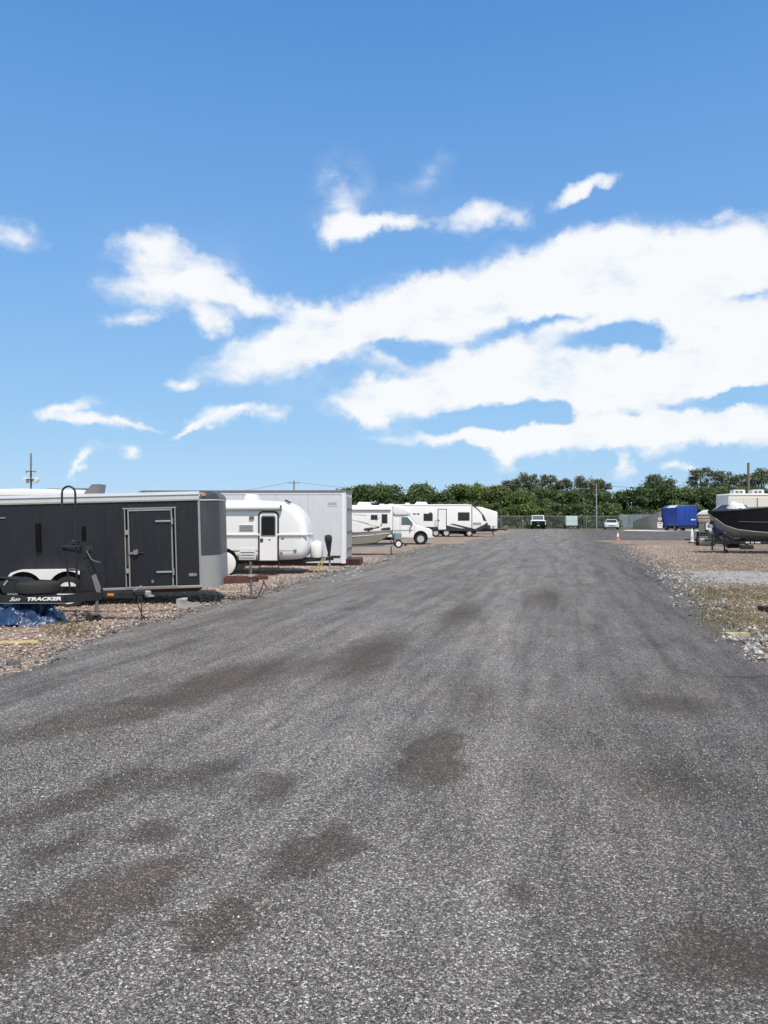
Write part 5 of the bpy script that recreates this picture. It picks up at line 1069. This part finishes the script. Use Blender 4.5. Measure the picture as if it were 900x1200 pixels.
def utility_trailer():
    Z = 45.0; k = Z/F; p = P(820, HY, Z); t = thing('utility_trailer', 'dark utility trailer with raised mesh ramp gate beside the marker post', 'trailer', (p.x, p.y, 0), R(-20))
    w, h = .68, .78
    gt = obj('ramp_gate', tube(B(), [(0, 0, .12), (0, 0, h+.05), (w, 0, h+.05), (w, 0, .12), (0, 0, .12)], .022, 6), 'grey', t)
    for i in range(1, 6): obj('gate_bar', tube(B(), [(w*i/6, 0, .14), (w*i/6, 0, h+.04)], .011, 5), 'grey', gt)
    for i in range(1, 7): obj('gate_bar', tube(B(), [(.01, .012, .12+i*.11), (w-.01, .012, .12+i*.11)], .007, 5), 'grey', gt)
    obj('deck', bx(0, w, .05, 1.3, .34, .42, .01), 'wood', t); 
    for x in (0, w): obj('side_rail', tube(B(), [(x, .05, .42), (x, .05, .72), (x, 1.3, .72), (x, 1.3, .42)], .02, 6), 'dark', t); 
    for x in (-.1, w+.1): wheel(t, (x, .75, .27), .27, .16, 'grey', 0).rotation_euler = (0, 0, R(90))
    obj('foot', bx(-.03, w+.03, -.05, .08, .0, .12, .01), 'dark', t)
    obj('white_bin', bx(1.38, 1.62, .6, .9, .75, 1.25, .03), 'white', t); obj('bin_stand', bx(1.3, 1.66, .55, .95, .02, .75, .02), 'dark', t)
    obj('bin_arm', beam(B(), (.7, .8, .38), (1.4, .8, .38), .06, .08), 'dark', t)
utility_trailer()
def jack_post():
    Z = 39.0; p = P(834.7, HY, Z); t = thing('jack_stand', 'black upright trailer jack standing between the mesh gate and bass boat', 'jack', (p.x, p.y, 0))
    obj('tube', tube(B(), [(0, 0, .03), (0, 0, .86)], .045, 10), 'black', t); obj('foot', box(B(), (0, 0, .02), (.2, .2, .04), .008), 'black', t); obj('crank', tube(B(), [(0, 0, .84), (.1, -.06, .88), (.1, -.06, .78)], .014, 6), 'dark', t)
    obj('tongue_bar', beam(B(), (-.05, 0, .36), (.95, .9, .40), .07, .1), 'black', t)
jack_post()
# ------------------------------------------------------------------ trees
def leaves_mesh(name, blobs, per, size):
    Vs = []; 
    for (c, r), n in zip(blobs, per):
        d = rng.normal(size=(n, 3)); d /= np.linalg.norm(d, axis=1)[:, None]
        rad = rng.uniform(.35, 1.0, n) ** .5; P0 = np.array(c) + d * rad[:, None] * np.array(r) * (1 + .36*rng.normal(size=(n, 1)))
        t1 = rng.normal(size=(n, 3)); t1 /= np.linalg.norm(t1, axis=1)[:, None]; t2 = np.cross(t1, d + .6*rng.normal(size=(n, 3))); t2 /= np.maximum(1e-6, np.linalg.norm(t2, axis=1))[:, None]
        s = size * rng.uniform(.55, 1.35, (n, 1))
        Vs.append(np.stack([P0 - t1*s, P0 + t2*s*.55, P0 + t1*s, P0 - t2*s*.55], 1))
    V = np.concatenate(Vs).reshape(-1, 3); n = len(V)//4
    return arr_mesh(name, V, (np.arange(4)[None] + (np.arange(n)*4)[:, None]))
def tree(name, label, px, top, Z, wpx, mat, airy=False, group=None, low=.12, dens=1.0):
    p = P(px, top, Z); hgt = p.z; W = wpx * Z / F / 2
    t = thing(name, label, 'shrub' if name == 'shrub' else 'tree', (p.x, p.y, 0), group=group)
    blobs = []; nb = 40 if airy else 20
    lim = B(); r0 = max(.05, hgt*.022)
    tip = (random.uniform(-.3, .3), random.uniform(-.3, .3), hgt*.72)
    tube(lim, [(0, 0, -.1), (tip[0]*.4, tip[1]*.4, hgt*.35), tip], [r0, r0*.75, r0*.35], 8)
    for i in range(nb):
        f = random.random() ** .8; z = hgt * (low + (1 - low) * (.06 + .88*f))
        prof = math.sin(math.pi * (.16 + .74 * ((z/hgt - low)/(1-low)))) ** .7
        a = random.uniform(0, 2*math.pi); q = W * prof * random.uniform(.15, .85)
        c = (math.cos(a)*q, math.sin(a)*q*.9, z)
        r = hgt * (random.uniform(.035, .075) if airy else random.uniform(.10, .17))
        r = min(r, W*.62); c = (c[0], c[1], min(c[2], hgt - r*.7))
        blobs.append((c, (r*1.25, r*1.25, r*.85)))
        if i % (2 if airy else 4) == 0:
            z0 = min(tip[2], max(.3, c[2]*.55)); s0 = z0/tip[2]
            tube(lim, [(tip[0]*s0, tip[1]*s0, z0), (c[0]*.5, c[1]*.5, (z0+c[2])/2 + .1), c], [r0*.45, r0*.3, r0*.12], 5)
    per = [int(dens * (130 if airy else 260) * (b[1][0]/(hgt*.1)) ** 1.6) + 30 for b in blobs]
    obj('trunk', lim, 'bark', t); obj('crown', leaves_mesh('crown', blobs, per, .17 if airy else .21), mat, t)
FR = 'row of dense trees behind the far fence'; BK = 'tall airy trees rising above the dense row'; SH = 'shrubs growing along the far fence'
front = [(402,574,126,30,'mid'),(424,570,127,34,'dark'),(447,568,124,36,'mid'),(470,569,128,34,'dark'),(494,570,126,36,'mid'),(518,577,122,28,'dark'),(540,571,125,36,'yel'),(562,569,122,38,'yel'),(585,571,120,40,'yel'),
         (606,573,119,36,'yel'),(630,574,121,40,'mid'),(655,577,122,40,'mid'),(678,574,120,40,'dark'),(703,576,122,38,'dark'),(727,578,124,36,'dark'),(752,570,122,40,'dark'),(775,562,124,44,'dark'),
         (800,572,120,40,'mid'),(824,570,122,40,'dark'),(850,572,118,40,'mid'),(874,573,112,40,'dark'),(898,570,108,44,'mid'),(925,568,108,46,'dark'),(955,569,108,46,'mid'),(990,567,110,48,'dark'),(1030,568,112,50,'mid')]
lab = {'mid': 'mid green bushy tree in the dense row behind the far fence', 'dark': 'dark green bushy tree in the dense row behind the far fence', 'yel': 'yellow green bushy tree in the dense row behind the far fence'}
ANCH = [(436, 'just past the white container'), (475, 'beyond the cab-over motorhome'), (530, 'beyond the door of the long travel trailer'), (572, 'beyond the nose of the long travel trailer'), (612, 'beyond the plain white camper'), (646, 'behind the white pickup truck'),
        (684, 'behind the pale teal box trailer'), (710, 'behind the slim steel pole'), (735, 'behind the white sedan'), (768, 'behind the blue grey slat fence'), (814, 'behind the bright blue box trailer'), (850, 'beyond the tan covered boat'), (910, 'beyond the cream camper'), (1400, 'past the rear of the cream camper')]
anch = lambda px: next(a for q, a in ANCH if px < q)
mt = {'mid': 'leaf_mid', 'dark': 'leaf_dark', 'yel': 'leaf_yellow'}
for px, top, Z, w, kd in front: tree('leafy_tree', lab[kd].replace('in the dense row behind the far fence', 'in the dense row, ' + anch(px)), px, top + random.uniform(-1, 1), Z, w, mt[kd], False, FR, .06)
for px, top, Z, w, kd in [(380,578,132,30,'mid'),(350,577,135,32,'dark'),(318,580,138,32,'mid'),(280,582,140,34,'dark'),(235,583,140,36,'mid'),(190,583,142,36,'dark'),(120,586,145,40,'mid'),(50,586,145,40,'dark')]:
    tree('leafy_tree', 'low bushy tree on the horizon behind the container and trailers', px, top, Z, w, mt[kd], False, 'low trees on the horizon behind the trailers', .06, .6)
for px, top, Z, w in [(600,561,134,32),(619,554,136,36),(640,556,138,40),(662,560,136,32),(686,557,136,34),(705,561,137,30),(764,555,134,38),(784,558,136,32),(822,548,132,42),(846,551,134,38),(868,556,130,36),(893,548,128,44),(560,566,135,26),(455,568,136,22),(487,568,138,22)]:
    tree('airy_tree', 'tall open grey green tree, ' + anch(px), px, top, Z, w, 'leaf_olive', True, BK, .3)
for i in range(22):
    px = 596 + i*11 + random.uniform(-3, 3)
    if 724 < px < 776: continue
    tree('shrub', 'low green shrub along the far fence, ' + anch(px), px, random.uniform(590, 598), 114.5 + random.uniform(0, 2), 20, random.choice(['leaf_dark', 'leaf_mid', 'leaf_yellow' if px < 640 else 'leaf_dark']), False, SH, .0, .6)
for i in range(16):
    px = 405 + i*12
    tree('shrub', 'low green shrub along the far fence, ' + anch(px), px, random.uniform(588, 594), 115 + random.uniform(0, 2), 20, random.choice(['leaf_dark', 'leaf_mid']), False, SH, .0, .6)
